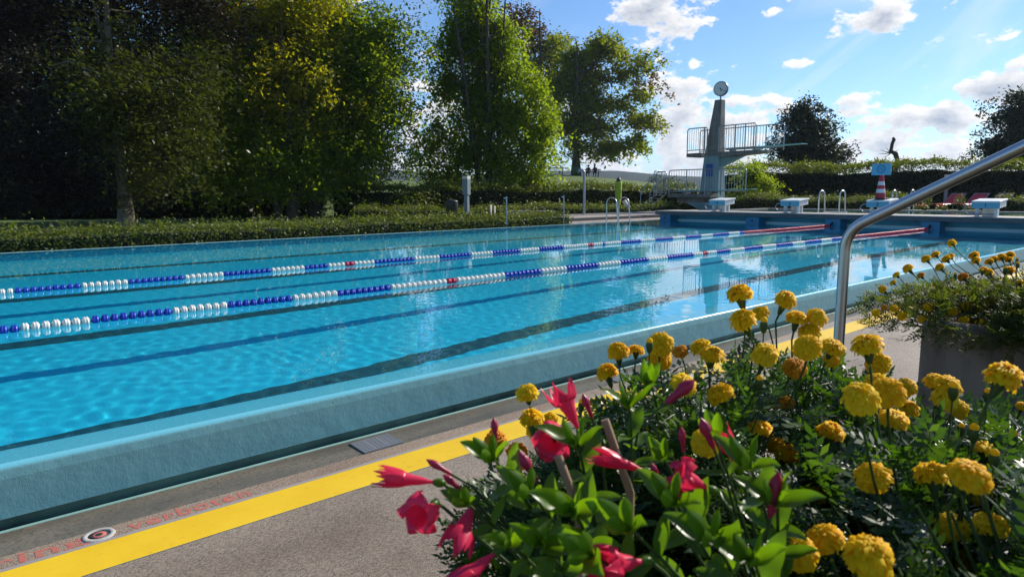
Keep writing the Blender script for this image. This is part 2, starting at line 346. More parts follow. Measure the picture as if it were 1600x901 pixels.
def extrude_profile(prof, x0, x1, nseg, mats):
    """prof: list of (y, z, material index of the strip that starts here)"""
    b = MB(); xs = np.linspace(x0, x1, nseg+1)
    for i in range(len(prof)-1):
        (ya, za, mi), (yb, zb, _) = prof[i], prof[i+1]
        v = []; f = []
        for x in xs: v += [(x, ya, za), (x, yb, zb)]
        for k in range(nseg): f.append((2*k, 2*k+1, 2*k+3, 2*k+2))
        b.add(v, f, mi, True)
    return b
prof = [(IN, -.03, 1), (IN-.03, -.022, 1), (3.165, -.016, 1), (3.14, -.004, 1)]+[(3.132+.026*math.cos(t_), -.022+.026*math.sin(t_), 1 if t_ < 2.6 else 0) for t_ in np.linspace(1.4, 3.1, 9)]+[(3.103, -.05, 0), (3.108, -.208, 2), (3.122, -.214, 2), (3.132, -.262, 2), (3.105, -.27, 2), (3.104, -.252, 3), (3.098, -.248, 3), (3.082, -.248, 3), (3.078, -.256, 3)]
wall = extrude_profile(prof, PX0, PX1+.9, 60, None)
wall.box((PX1+.9-.01, 3.2, -.13), (.02, .19, .24))
wo = wall.build('pool_wall', [wall_mat, wet_mat, channel_dark, lip_mat]); wo.cycles.is_caustics_receiver = True
tag(wo, 'long teal painted concrete overflow wall along the near side of the pool', 'pool wall')
# expansion joints on the wall face
for x in (1.42, 4.62, 7.85):
    j = MB(); j.add([(x, 3.1045, -.03), (x+.006, 3.1045, -.03), (x+.007, 3.1075, -.18), (x-.002, 3.1075, -.18)], [(0, 1, 2, 3)])
    jo = j.build('joint', mat('rust_stained_joint', (.13, .12, .08), .8), wo)
far_lip = extrude_profile([(PY1, -.02, 0), (PY1, .006, 0), (PY1+.10, .006, 0), (PY1+.14, -.03, 0), (PY1+.14, -.4, 0)], PX0, 20.0, 20, None).build('pool_edge', [mat('pale_edge', (.30, .48, .46), .5)])
tag(far_lip, 'pale painted overflow edge along the far side of the pool below the hedge', 'pool edge')

# near deck, seen as bands parallel to the wall
agg = bpy.data.materials.new('exposed_aggregate')
def build_agg(m, base, dark, light, wetpatch):
    m.use_nodes = True; nt = m.node_tree; b = nt.nodes['Principled BSDF']; L = nt.links; N = nt.nodes.new
    tc = N('ShaderNodeTexCoord'); vo = N('ShaderNodeTexVoronoi'); vo.inputs['Scale'].default_value = 230; L.new(tc.outputs['Object'], vo.inputs['Vector'])
    sp = N('ShaderNodeSeparateColor'); L.new(vo.outputs['Color'], sp.inputs[0])
    rp = N('ShaderNodeValToRGB'); L.new(sp.outputs[0], rp.inputs[0]); e = rp.color_ramp.elements
    e[0].color = (*dark, 1); e[1].color = (*light, 1); q = e.new(.55); q.color = (*base, 1); e[1].position = .45
    n1 = N('ShaderNodeTexNoise'); n1.inputs['Scale'].default_value = 1.4; n1.inputs['Detail'].default_value = 9; L.new(tc.outputs['Object'], n1.inputs[0])
    r1 = N('ShaderNodeMapRange'); r1.inputs[1].default_value = .42; r1.inputs[2].default_value = .68; L.new(n1.outputs[0], r1.inputs[0]); r1.inputs[4].default_value = .75
    mx = N('ShaderNodeMix'); mx.data_type = 'RGBA'; mx.blend_type = 'MULTIPLY'; L.new(r1.outputs[0], mx.inputs['Factor']); L.new(rp.outputs[0], mx.inputs['A']); mx.inputs['B'].default_value = (*wetpatch, 1)
    L.new(mx.outputs['Result'], b.inputs['Base Color']); b.inputs['Roughness'].default_value = .7
    bn = N('ShaderNodeBump'); bn.inputs['Strength'].default_value = .6; bn.inputs['Distance'].default_value = .003; bn.invert = True; L.new(vo.outputs['Distance'], bn.inputs['Height']); L.new(bn.outputs[0], b.inputs['Normal'])
build_agg(agg, (.27, .215, .155), (.13, .10, .075), (.40, .325, .245), (.55, .50, .46))
agg2 = bpy.data.materials.new('fine_aggregate'); build_agg(agg2, (.30, .22, .155), (.17, .12, .085), (.40, .31, .23), (.75, .7, .66))
gutter_c = mat('worn_gutter_concrete', (.19, .165, .125), .30, noise=[(2.5, (.095, .085, .07), .4, .7, 9, (.5, 2.2, 1)), (11, (.21, .165, .11), .56, .72, 8), (90, (.10, .085, .065), .5, .65, 3)], bump=[(50, .4, .003), (7, .3, .02)])
yel = mat('yellow_line_paint', (.80, .50, .004), .6, noise=[(28, (.62, .37, .006), .60, .72, 8), (5, (.86, .56, .01), .4, .7, 4)], bump=(160, .35, .0015))
grey_trim = mat('grey_edge_trim', (.33, .30, .28), .5)
sheet('pool_deck', -6, 40, -12, 2.535, -.250, agg)
def band(name, y0, y1, z, m, x0=-6, x1=22): return sheet(name, x0, x1, y0, y1, z, m)
band('pool_deck_gutter_strip', 2.865, 3.08, -.250, gutter_c)
band('pool_deck_fine_strip', 2.764, 2.865, -.248, agg2)
band('pool_deck_trim_strip', 2.744, 2.764, -.247, grey_trim)
band('yellow_deck_line', 2.535, 2.744, -.2475, yel)

def text_mesh(body, size, m, name, parent=None, ext=.001, spacing=1.0, bold=.0):
    cu = bpy.data.curves.new('txt', 'FONT'); cu.body = body; cu.size = size; cu.extrude = ext; cu.align_x = 'CENTER'; cu.align_y = 'CENTER'; cu.space_character = spacing; cu.offset = bold
    t = bpy.data.objects.new('txt', cu); COL.objects.link(t); bpy.context.view_layer.update()
    me = bpy.data.meshes.new_from_object(t.evaluated_get(bpy.context.evaluated_depsgraph_get())); bpy.data.objects.remove(t)
    me.name = name; me.materials.clear(); me.materials.append(m); o = bpy.data.objects.new(name, me); COL.objects.link(o)
    if parent: o.parent = parent
    return o
red_paint = mat('faded_red_paint', (.52, .12, .09), .7, noise=(55, (.30, .19, .13), .48, .62, 6))
for body, xc, lab, wd in (('Springe', .10, 'faded red painted word Springe on the deck strip left of the round cover', .56), ('verboten', .66, 'faded red painted word verboten on the deck strip right of the round cover', .46)):
    t = text_mesh(body, .118, red_paint, 'painted_lettering', ext=.0004, spacing=1.12, bold=.0018)
    k = wd/max(t.dimensions.x, .01) if t.dimensions.x > 0 else 1
    xsz = max(v.co.x for v in t.data.vertices)-min(v.co.x for v in t.data.vertices); t.scale = (wd/xsz, .95, 1)
    t.location = (xc, 2.812, -.2475); tag(t, lab, 'lettering', 'faded red words painted on the pool deck')
cv = root('access_cover', (.33, 2.815, -.248), 'small round cover with pale ring and red centre between the painted words', 'cover')
MB().lathe([(.036, 0), (.037, .004), (.052, .0045), (.056, 0)], cv.location, 28).build('ring', mat('pale_mortar', (.42, .40, .36), .8, bump=(80, .5, .004)), cv)
MB().lathe([(.001, .002), (.036, .002), (.036, .0)], cv.location, 28).build('lid', mat('dark_lid', (.03, .035, .035), .5), cv)
MB().lathe([(.012, .003), (.026, .003), (.026, .002)], cv.location, 24).build('lid_mark', mat('lid_red', (.45, .13, .10), .7), cv)
def grate(x0, x1, y0, y1, lab):
    g = root('drain_grate', ((x0+x1)/2, (y0+y1)/2, -.25), lab, 'drain grate', 'steel drain grates in the gutter strip')
    fr = MB(); t = .008; z0, z1 = -.2495, -.243
    fr.bb((x0, y0, z0), (x1, y0+t, z1)); fr.bb((x0, y1-t, z0), (x1, y1, z1)); fr.bb((x0, y0+t, z0), (x0+t, y1-t, z1)); fr.bb((x1-t, y0+t, z0), (x1, y1-t, z1))
    fr.build('frame', GALV, g)
    MB().bb((x0+t, y0+t, -.2495), (x1-t, y1-t, -.2475)).build('sump', DARK, g)
    bars = MB(); n = 9
    for i in range(n):
        y = y0+t+(y1-y0-2*t)*(i+.5)/n; bars.bb((x0+t, y-.0045, -.2474), (x1-t, y+.0045, -.2425))
    for k in (.33, .66): bars.bb((x0+(x1-x0)*k-.004, y0+t, -.2476), (x0+(x1-x0)*k+.004, y1-t, -.2445))
    bars.build('slats', mat('grate_zinc', (.34, .35, .37), .4, .35), g)
ga = on(640, 685, z=-.25)
grate(1.47, 1.69, 2.87, 3.04, 'rectangular steel slat drain grate left of the flowers below the yellow line')
grate(3.35, 3.60, 2.87, 3.04, 'second steel drain grate glinting in the sun behind the marigolds')

# ---------------------------------------------------------------- end platform with starting blocks
SLX0, SLX1, SLY0, SLY1 = 19.38, 20.65, -3.0, 15.0
teal_in = mat('end_wall_paint', (.05, .32, .42), .5, noise=(2, (.04, .25, .34), .4, .7, 6))
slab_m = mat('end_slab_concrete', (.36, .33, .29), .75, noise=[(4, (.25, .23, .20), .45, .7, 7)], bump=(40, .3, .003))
slab_f = mat('end_slab_shaded_face', (.11, .12, .12), .7, noise=(3, (.07, .08, .085), .4, .7, 6))  # front edge in shadow, its shade put into a darker concrete colour
pf = root('end_platform', (20, 8, 0), 'low concrete bridge with dark front edge and blue pillars carrying the starting blocks', 'platform')
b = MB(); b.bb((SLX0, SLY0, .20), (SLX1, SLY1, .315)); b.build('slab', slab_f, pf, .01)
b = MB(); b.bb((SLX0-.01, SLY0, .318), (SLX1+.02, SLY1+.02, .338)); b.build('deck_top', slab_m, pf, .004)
b = MB(); b.bb((PX1, SLY0, -.12), (SLX1-.02, SLY1-.02, .198)); b.build('back_wall', teal_in, pf)
b = MB(); b.bb((PX1-.10, SLY0, -.02), (PX1-.002, SLY1-.02, .045)); b.build('overflow_lip', mat('white_lip', (.55, .60, .58), .4), pf)
PIL = [LANE-2.5, LANE, LANE+2.5, LANE+5, LANE+7.5]
pil_m = mat('pillar_blue', (.012, .16, .27), .4)
for i, y in enumerate(PIL):
    y = y+(.85 if i == 4 else 0)
    p = MB(); p.bb((SLX0+.02, y-.22, -1.6), (PX1-.11, y+.22, .198)); po = p.build('pillar', pil_m, pf, .01); po.cycles.is_caustics_receiver = True
    n = MB(); n.lathe([(.001, .01), (.03, .01), (.035, 0)], (SLX0+.015, y, .09), 12, axis=(-1, 0, 0)); n.build('anchor_bolt', DARK, pf)
bwm = MB(); bwm.bb((PX1+.002, PY0, PD), (PX1+.1, PY1, -.121)); bo = bwm.build('pool_end_wall', pool_paint); bo['kind'] = 'structure'; bo.cycles.is_caustics_receiver = True

block_teal = mat('block_front_teal', (.16, .42, .52), .45)
block_white = mat('block_white', (.74, .74, .70), .5, noise=(6, (.6, .6, .57), .5, .75, 5))
digit_m = mat('dark_digit', (.02, .03, .05), .6)
def starting_block(y, num):
    x = SLX0+.30; z = .338
    g = root('starting_block', (x, y, z), '', 'starting block', 'numbered starting blocks on the end platform')
    t = MB(); t.box((x+.16, y, z+.395), (.66, .60, .045), ry=R(-5)); t.build('top_plate', block_white, g, .008)
    s_ = MB(); s_.box((x+.17, y, z+.295), (.56, .56, .13), ry=R(-5)); s_.build('body', block_white, g, .006)
    fr = MB(); fr.box((x-.135, y, z+.285), (.02, .59, .145)); fr.build('front_panel', block_teal, g, .004)
    for sy in (-1, 1):
        l = MB(); l.box((x+.0, y+sy*.2, z+.11), (.10, .07, .225)); l.box((x+.0, y+sy*.2, z+.006), (.18, .11, .012)); l.build('leg', block_white, g, .004)
    l = MB(); l.box((x+.32, y, z+.11), (.07, .34, .225)); l.build('leg', block_white, g, .004)
    h = MB(); h.tube([(x-.11, y+.26, z+.31), (x-.16, y+.40, z+.27), (x-.17, y+.45, z+.17), (x-.16, y+.36, z+.08), (x-.12, y+.18, z+.07), (x-.12, y-.18, z+.07)], .014, 8); h.build('grab_bar', GALV, g)
    tx = text_mesh(str(num), .13, digit_m, 'number', g, ext=.001, bold=.002)
    tx.rotation_euler = (R(90), 0, R(-90)); tx.location = Vector((x-.148, y, z+.285))-g.location
    g['label'] = {1: 'white starting block with teal front numbered 1, nearest the red loungers', 2: 'white starting block numbered 2 carrying the striped cone', 3: 'white starting block numbered 3 beside the steel ladder rails', 4: 'white starting block numbered 4 standing before the diving tower'}[num]
    return g
for k in range(4): starting_block(LANE-1.25+2.5*k+.12, k+1)
# striped cone with its board, on block 2
cx, cy, cz = SLX0+.44, LANE+1.25+.17, .338+.432
cn = root('traffic_cone', (cx, cy, cz), 'red and white striped cone carrying a small light blue board on block 2', 'cone')
MB().box((cx, cy, cz+.012), (.36, .36, .024)).build('foot', DARK, cn, .006)
red_r = mat('cone_red', (.50, .015, .03), .5); wht = mat('cone_white', (.75, .75, .72), .5)
b = MB(); H = .62; rr = lambda h: .135-.085*h/H; hs = [0, .14, .245, .345, .45, .62]
for i in range(5): b.lathe([(rr(hs[i]), hs[i]), (rr(hs[i+1]), hs[i+1])], (cx, cy, cz+.024), 20, i % 2)
b.lathe([(rr(H), H), (.02, H+.01)], (cx, cy, cz+.024), 20, 0); b.build('cone_body', [red_r, wht], cn)
bq = MB(); bq.box((cx-.06, cy, cz+.80), (.03, .50, .31)); bq.box((cx-.03, cy, cz+.66), (.03, .05, .12)); bd = bq.build('board', mat('board_blue', (.16, .47, .62), .5), cn, .004)
ring = MB()
for r0, r1 in ((.085, .115), (.035, .05)):
    ring.lathe([(r0, .002), (r1, .002)], (cx-.075, cy, cz+.81), 28, axis=(-1, 0, 0))
ring.box((cx-.0775, cy-.02, cz+.80), (.002, .11, .014), rx=R(25)); ring.build('emblem', mat('emblem_blue', (.03, .19, .36), .5), bd)

# ---------------------------------------------------------------- diving pool
dw = bpy.data.materials.new('diving_water'); dw.use_nodes = True; b_ = dw.node_tree.nodes['Principled BSDF']; b_.inputs['Base Color'].default_value = (.02, .12, .10, 1); b_.inputs['Roughness'].default_value = .05
nzz = dw.node_tree.nodes.new('ShaderNodeTexNoise'); nzz.inputs['Scale'].default_value = 3; bnn = dw.node_tree.nodes.new('ShaderNodeBump'); bnn.inputs['Distance'].default_value = .03; bnn.inputs['Strength'].default_value = .4
dw.node_tree.links.new(nzz.outputs[0], bnn.inputs['Height']); dw.node_tree.links.new(bnn.outputs[0], b_.inputs['Normal'])
sheet('diving_pool_water', DX0, DX1, DY0, DY1, .22, dw)
b = MB(); b.bb((DX1, DY0, -.3), (DX1+.35, DY1, .25)); b.bb((DX0, DY1, -.3), (DX1+.35, DY1+.35, .25)); b.bb((SLX1+.03, DY0, -.3), (DX0, DY1, .25))
o = b.build('diving_pool_rim', CONC, None, .01); tag(o, 'concrete rim around the green diving pool behind the platform', 'pool rim')
# deck around the corner behind the pool
pav = mat('far_deck_paving', (.34, .29, .24), .8, noise=(3, (.26, .22, .18), .4, .7, 7), bump=(30, .3, .005))
MB().bb((15.2, 15.15, -.3), (22, 16.35, .008)).build('lower_deck', pav)['kind'] = 'structure'
riser = mat('dark_riser', (.09, .085, .08), .85)
b = MB(); b.bb((15.6, 16.352, -.3), (31, 19.4, .115), 0); b.add([(15.6, 16.35, -.01), (31, 16.35, -.01), (31, 16.35, .115), (15.6, 16.35, .115)], [(0, 1, 2, 3)], 1)
b.build('far_deck', [pav, riser])['kind'] = 'structure'
MB().bb((DX1+.352, DY0, -.3), (31, 16.349, .11)).build('far_deck_right', pav)['kind'] = 'structure'

# ---------------------------------------------------------------- lane ropes
def float_mesh(name, m):
    b = MB(); h = .030
    # ribbed disc float: flared discs and a slim waist
    b.lathe([(.012, -h), (.018, -h*.95), (.040, -h*.5), (.042, -h*.2), (.035, 0), (.042, h*.25), (.040, h*.5), (.018, h*.95), (.012, h)], (0, 0, 0), 14, axis=(1, 0, 0))
    me = b.build(name, m); d = me.data; bpy.data.objects.remove(me); return d
fm = {c: float_mesh('float', mat('float_'+c, col, .35)) for c, col in (('white', (.80, .78, .68)), ('blue', (.012, .05, .42)), ('red', (.62, .012, .04)))}
def lane_rope(Y, lab, shift):
    g = root('lane_rope', (0, Y, .018), lab, 'lane rope', 'lane ropes floating on the pool')
    MB().tube([(x, Y, .018) for x in np.linspace(-5, SLX0+.05, 40)], .006, 6).build('cable', mat('rope_cable', (.2, .2, .2), .6), g)
    p = .0665; n = int((SLX0-.12+2.6)/p); rest = MB(); cnt = 0
    k5 = [4.35, 9.36, 14.4]
    r3 = random.Random(int(Y*10))
    for i in range(n):
        x = -2.6+i*p; blk = ((x+shift) % 1.08) > .61
        c = 'white' if blk else 'blue'
        if x > 14.75: c = 'red'
        elif min(abs(x-q) for q in k5[:2]) < .075: c = 'red'
        elif min(abs(x-q) for q in k5[:2]) < .3: c = 'white'
        loc = Vector((x, Y+.012*math.sin(x*1.3+Y), .016+r3.uniform(-.003, .003)))
        if 0 <= x and cnt < 99:
            o = bpy.data.objects.new('float', fm[c]); COL.objects.link(o); o.parent = g; o.location = loc-g.location; o.rotation_euler = (r3.uniform(0, 6), r3.uniform(-.06, .06), r3.uniform(-.06, .06)); cnt += 1
        else:
            d = fm[c]; v = [Vector(q.co)+loc for q in d.vertices]; rest.add(v, [tuple(pp.vertices) for pp in d.polygons], ('white', 'blue', 'red').index(c), True)
    o = rest.build('floats', [fm[c].materials[0] for c in ('white', 'blue', 'red')], g); o['kind'] = 'stuff'
    e = MB(); e.tube([(SLX0-.1, Y, .018), (SLX0+.03, Y, .08)], .03, 10); e.build('end_hook', DARK, g)
lane_rope(LANE, 'nearer lane rope of blue, white and red floats, on the side of the flowers', .27)
lane_rope(LANE+2.5, 'farther lane rope of blue, white and red floats, ending at the middle pillar', .62)

# ---------------------------------------------------------------- ladders, posts, small furniture
def u_rail(mb, a, b_, ztop, z_a, z_b, r=.021):
    """inverted U tube from a (x, y) to b_ (x, y)"""
    a = Vector((a[0], a[1], 0)); c = Vector((b_[0], b_[1], 0)); d = (c-a); L = d.length; pts = [a+Vector((0, 0, z_a)), a+Vector((0, 0, (z_a+ztop)/2))]
    rad = L/2*.62
    for k in range(9):
        t = math.pi*k/8; pts.append(a+d*(.5-.5*math.cos(t))*.8+Vector((0, 0, ztop-rad+rad*math.sin(t))))
    pts.append(c+Vector((0, 0, z_b))); mb.tube(pts, r, 8)
def ladder(name, p, along, over, zt, za, zb, lab, gap=.5):
    g = root(name, (p[0], p[1], za), lab, 'pool ladder', 'steel pool ladder rails')
    for s_ in (0, 1):
        a = (p[0]+along[0]*gap*s_, p[1]+along[1]*gap*s_); m_ = MB(); u_rail(m_, a, (a[0]+over[0], a[1]+over[1]), zt, za, zb); m_.build('handrail', STEEL, g)
    q = MB()
    for k in range(3):
        z = zb+.05+.2*k-.2; c0 = Vector((p[0]+over[0], p[1]+over[1], z)); q.box(c0+Vector((along[0]*gap/2, along[1]*gap/2, 0)), (.08+abs(along[0])*gap, .08+abs(along[1])*gap, .03))
    q.build('tread', STEEL, g)
lp = on(957, 347, Y=15.05)
ladder('pool_ladder', (lp.x, 15.32), (1, 0), (0, -.55), .82, .0, -.5, 'curved steel ladder rails at the far corner of the pool beside the folded parasol', gap=.62)
lq = on(1279, 332, X=SLX1-.1)
ladder('pool_ladder', (SLX1-.12, lq.y), (0, -1), (.45, 0), 1.0, .338, .1, 'pair of steel ladder rails on the platform between blocks 3 and 2', gap=.62)
lq = on(1428, 330, X=SLX1-.1)
ladder('pool_ladder', (SLX1-.12+6.9, lq.y+3.0), (0, -1), (-.45, 0), 1.0, .25, .1, 'white topped ladder rails beyond the handrail between block 2 and the loungers', gap=.62)
for px, ytop in ((793, 307), (882, 305)):
    q = on(px, 352 if px < 850 else 350, Y=15.12); zt = zat(q, ytop)
    g = root('steel_post', (q.x, 15.16, 0), 'thin grey steel post at the far pool edge '+('left of the low concrete wall' if px < 850 else 'nearest the tall shower pole'), 'post', 'thin posts along the far pool edge')
    MB().tube([(q.x, 15.16, -.05), (q.x, 15.16, zt)], .021, 10).build('tube', GALV, g)
    MB().box((q.x-.05, 15.16, zt-.05), (.1, .03, .03)).build('bracket', GALV, g)
def bollard(p, z0, zt, lab, s=1.0):
    g = root('bollard_lamp', (p[0], p[1], z0), lab, 'lamp post', 'square bollard lamps'); gm = mat('lamp_grey', (.17, .20, .22), .5); L = zt-z0
    MB().box((p[0], p[1], z0+L*.3), (.14*s, .14*s, L*.6), rz=R(20)).build('post', gm, g, .008)
    MB().box((p[0], p[1], z0+L*.6+(L*.4-.1)/2), (.21*s, .21*s, L*.4-.10), rz=R(20)).build('lamp_housing', gm, g, .01)
    MB().box((p[0], p[1], zt-.055), (.215*s, .215*s, .09), rz=R(20)).build('lamp_diffuser', mat('lamp_diffuser', (.65, .60, .45), .5), g, .01)
    MB().box((p[0], p[1], zt), (.225*s, .225*s, .02), rz=R(20)).build('cap', gm, g, .004)
q = at(729, 300, 23.5); bollard((q.x, q.y), -.05, zat(q, 275), 'tall grey square bollard lamp with pale top behind the hedge beside the black bin')
q = at(1478, 300, 31.0); bollard((q.x, q.y), .0, zat(q, 273), 'grey square lamp post partly hidden behind the diagonal handrail', 1.0)
q = at(706, 330, 22.8); zt = zat(q, 313)
g = root('litter_bin', (q.x, q.y, -.05), 'black rounded litter bin behind the low hedge', 'bin')
MB().lathe([(.001, -.05), (.19, -.05), (.215, zt*.9), (.215, zt*.92)], (q.x, q.y, 0), 20).build('body', DARK, g)
MB().lathe([(.215, zt*.92), (.225, zt*.93), (.20, zt*.99), (.10, zt*1.03), (.001, zt*1.04)], (q.x, q.y, 0), 20).build('lid', DARK, g)
# low concrete wall
a = at(795, 333, 23.6); c = at(866, 333, 23.2); d = (c-a); ang = math.atan2(d.y, d.x); zt = zat((a+c)/2, 329)
o = MB().box(((a.x+c.x)/2, (a.y+c.y)/2, zt/2-.1), (Vector((d.x, d.y)).length, .4, zt+.2), rz=ang).build('concrete_wall', mat('pale_concrete', (.36, .31, .25), .8, noise=(4, (.26, .22, .18), .4, .7, 6)), None, .015)
tag(o, 'low pale concrete bench wall between the two thin steel posts', 'low wall')
# shower
q = at(912.5, 330, 27.0); zt = zat(q, 266); g = root('outdoor_shower', (q.x, q.y, .0), 'tall steel shower pole with bent over top by the hedge', 'shower')
lf = (-CR).normalized(); pts = [Vector((q.x, q.y, -.05)), Vector((q.x, q.y, .9)), Vector((q.x, q.y, zt-.12))]
for k in range(1, 7):
    t = math.pi/2*k/6; pts.append(Vector((q.x, q.y, zt-.12))+lf*(.13*(1-math.cos(t)))+Vector((0, 0, .13*math.sin(t))))
pts.append(pts[-1]+lf*.10-Vector((0, 0, .03))); MB().tube(pts, .055, 12).build('pole', GALV, g)
MB().lathe([(.06, 0), (.06, .03), (.03, .07)], pts[-1]-Vector((0, 0, .07)), 12).build('shower_head', GALV, g)
MB().box((q.x, q.y, .02), (.5, .5, .06)).build('base_plate', CONC, g)
MB().lathe([(.001, .1), (.03, .1), (.03, 0)], (q.x, q.y, 1.05), 10, axis=(-.7, -.7, 0)).build('push_button', STEEL, g)
# folded parasol
q = at(966, 320, 28.5); zt = zat(q, 279); g = root('parasol', (q.x, q.y, .0), 'folded yellow green parasol in its sleeve with a dark tip', 'parasol')
b = MB(); n = 18; prof = [(.035, .30), (.075, .45), (.115, .75), (.125, 1.1), (.12, zt-.32), (.13, zt-.2), (.10, zt-.12)]
v = []
for r_, z_ in prof:
    for k in range(n): a = 2*math.pi*k/n; rr_ = r_*(1+.18*(k % 2)); v.append((q.x+rr_*math.cos(a), q.y+rr_*math.sin(a), z_))
b.add(v, [(i*n+k, i*n+(k+1) % n, (i+1)*n+(k+1) % n, (i+1)*n+k) for i in range(len(prof)-1) for k in range(n)], 0, True)
b.build('canopy', mat('lime_fabric', (.36, .46, .03), .8, noise=(5, (.22, .34, .02), .4, .7, 4)), g)
MB().lathe([(.10, zt-.13), (.09, zt-.03), (.05, zt+.03), (.001, zt+.05)], (q.x, q.y, 0), 14).build('tip', DARK, g)
MB().tube([(q.x, q.y, -.05), (q.x, q.y, .5)], .03, 8).build('pole', WHITE, g)
q = at(978, 321, 28.4); g = root('rolled_mat', (q.x, q.y, .1), 'cream rolled sleeve leaning at the foot of the folded parasol', 'roll')
MB().tube([at(975, 314, 28.4), at(980, 322, 28.3)], .09, 10).build('roll', mat('cream_fabric', (.7, .62, .45), .8), g)
# handrail in front
hx = 2.50; pa = on(1318, 420, X=hx); bend = on(1322, 360, X=hx); far_e = on(1600, 229, X=hx)
dv = (far_e-Vector((hx, pa.y, bend.z))).normalized(); far2 = Vector((hx, pa.y, bend.z))+dv*1.6
corner = Vector((hx, pa.y, bend.z)); rad = .075; pts = [Vector((hx, pa.y, -.25)), Vector((hx, pa.y, .3)), corner-Vector((0, 0, rad))]
for k in range(1, 9):
    t = k/9; pts.append((1-t)**2*(corner-Vector((0, 0, rad)))+2*t*(1-t)*corner+t*t*(corner+dv*rad))
pts += [corner+dv*rad, corner+dv*.8, far2, Vector((far2.x, far2.y-.06, far2.z-.05)), Vector((far2.x, far2.y-.07, -.25))]
g = root('stair_handrail', (hx, pa.y, -.25), 'thick brushed steel handrail bent at the top, rising between the two planters', 'handrail')
MB().tube(pts, .0192, 20).build('rail', STEEL, g)
MB().lathe([(.021, .0), (.05, .0), (.05, .006), (.023, .008)], (hx, pa.y, -.25), 20).build('floor_flange', STEEL, g)
MB().lathe([(.021, .0), (.05, .0), (.05, .006), (.023, .008)], (far2.x, far2.y-.07, -.25), 20).build('floor_flange', STEEL, g)

# ---------------------------------------------------------------- diving tower
TD = 30.3; C0 = at(1121.4, 300, TD); Tx, Ty = C0.x, C0.y
def tz(y, dx=0, dy=0): return zat((Tx+dx, Ty+dy), y)
tw = root('diving_tower', (Tx, Ty, .1), 'tapering concrete diving tower with two railed platforms and springboards', 'diving tower')
zt, zm, zb = tz(155), tz(243), .115
def frust(mb, z0, z1, a0, a1, mi=0):
    """a: (wY toward +Y, wX toward +X, offset of the right face)"""
    v = []
    for z, (wy, wx, o) in ((z0, a0), (z1, a1)): v += [(Tx-o, Ty-o*.3, z), (Tx+wx, Ty-o*.3, z), (Tx+wx, Ty+wy, z), (Tx-o, Ty+wy, z)]
    mb.add(v, [(3, 2, 1, 0), (4, 5, 6, 7), (0, 1, 5, 4), (1, 2, 6, 5), (2, 3, 7, 6), (3, 0, 4, 7)], mi)
b = MB(); frust(b, zm, zt, (.78, .46, .0), (.36, .36, -.06)); b.build('column', TOWER, tw, .015)
b = MB(); frust(b, zb, zm-.002, (1.06, .66, .0), (.78, .46, .0)); b.build('column_base', TOWER_P, tw, .015)
# 3 m platform
z3 = tz(240.2, 0, 1.6); th = .17
b = MB(); b.bb((Tx-.18, Ty+.79, z3-th), (Tx+.85, Ty+1.62, z3)); b.bb((Tx+.465, Ty-.02, z3-th), (Tx+.85, Ty+.788, z3))
b.add([(Tx-.18, Ty-.004, z3-th-.06), (Tx+.85, Ty-.004, z3-th-.06), (Tx+.85, Ty-2.0, z3-.12), (Tx-.18, Ty-2.0, z3-.12), (Tx-.18, Ty-.004, z3), (Tx+.85, Ty-.004, z3), (Tx+.85, Ty-2.0, z3), (Tx-.18, Ty-2.0, z3)],
      [(3, 2, 1, 0), (4, 5, 6, 7), (0, 1, 5, 4), (1, 2, 6, 5), (2, 3, 7, 6), (3, 0, 4, 7)])
b.build('high_platform', TOWER, tw, .01)
b = MB(); zc = z3-th-.06
b.add([(Tx+.12, Ty-.005, zc-.42), (Tx+.42, Ty-.005, zc-.42), (Tx+.42, Ty-1.1, zc+.02), (Tx+.12, Ty-1.1, zc+.02), (Tx+.12, Ty-.005, zc+.01), (Tx+.42, Ty-.005, zc+.01)], [(0, 1, 2, 3), (0, 4, 5, 1), (0, 3, 4), (1, 5, 2), (4, 3, 2, 5)]); b.build('cantilever', TOWER_P, tw)
def board(zl, y0, y1, xc, nm='springboard'):
    b = MB(); n = 8; v = []
    for i in range(n+1):
        t = i/n; y = y0+(y1-y0)*t; h = .05-.03*t; z = zl+.03*t
        v += [(xc-.25, y, z-h), (xc+.25, y, z-h), (xc+.25, y, z), (xc-.25, y, z)]
    f = [(0, 1, 2, 3), (4*n+3, 4*n+2, 4*n+1, 4*n)]
    for i in range(n):
        for k in range(4): a = 4*i+k; c = 4*i+(k+1) % 4; f.append((a, c, c+4, a+4))
    b.add(v, f); o = b.build(nm, BLADE, tw)
    b = MB(); b.box((xc, y0+(y1-y0)*.06, zl-.12), (.4, .1, .16)); b.box((xc, y0+(y1-y0)*.4, zl-.12), (.44, .09, .14)); b.build('fulcrum', GALV, o)
zl3 = tz(231, .4, -1.0); board(zl3, Ty-.25, Ty-3.75, Tx+.36)
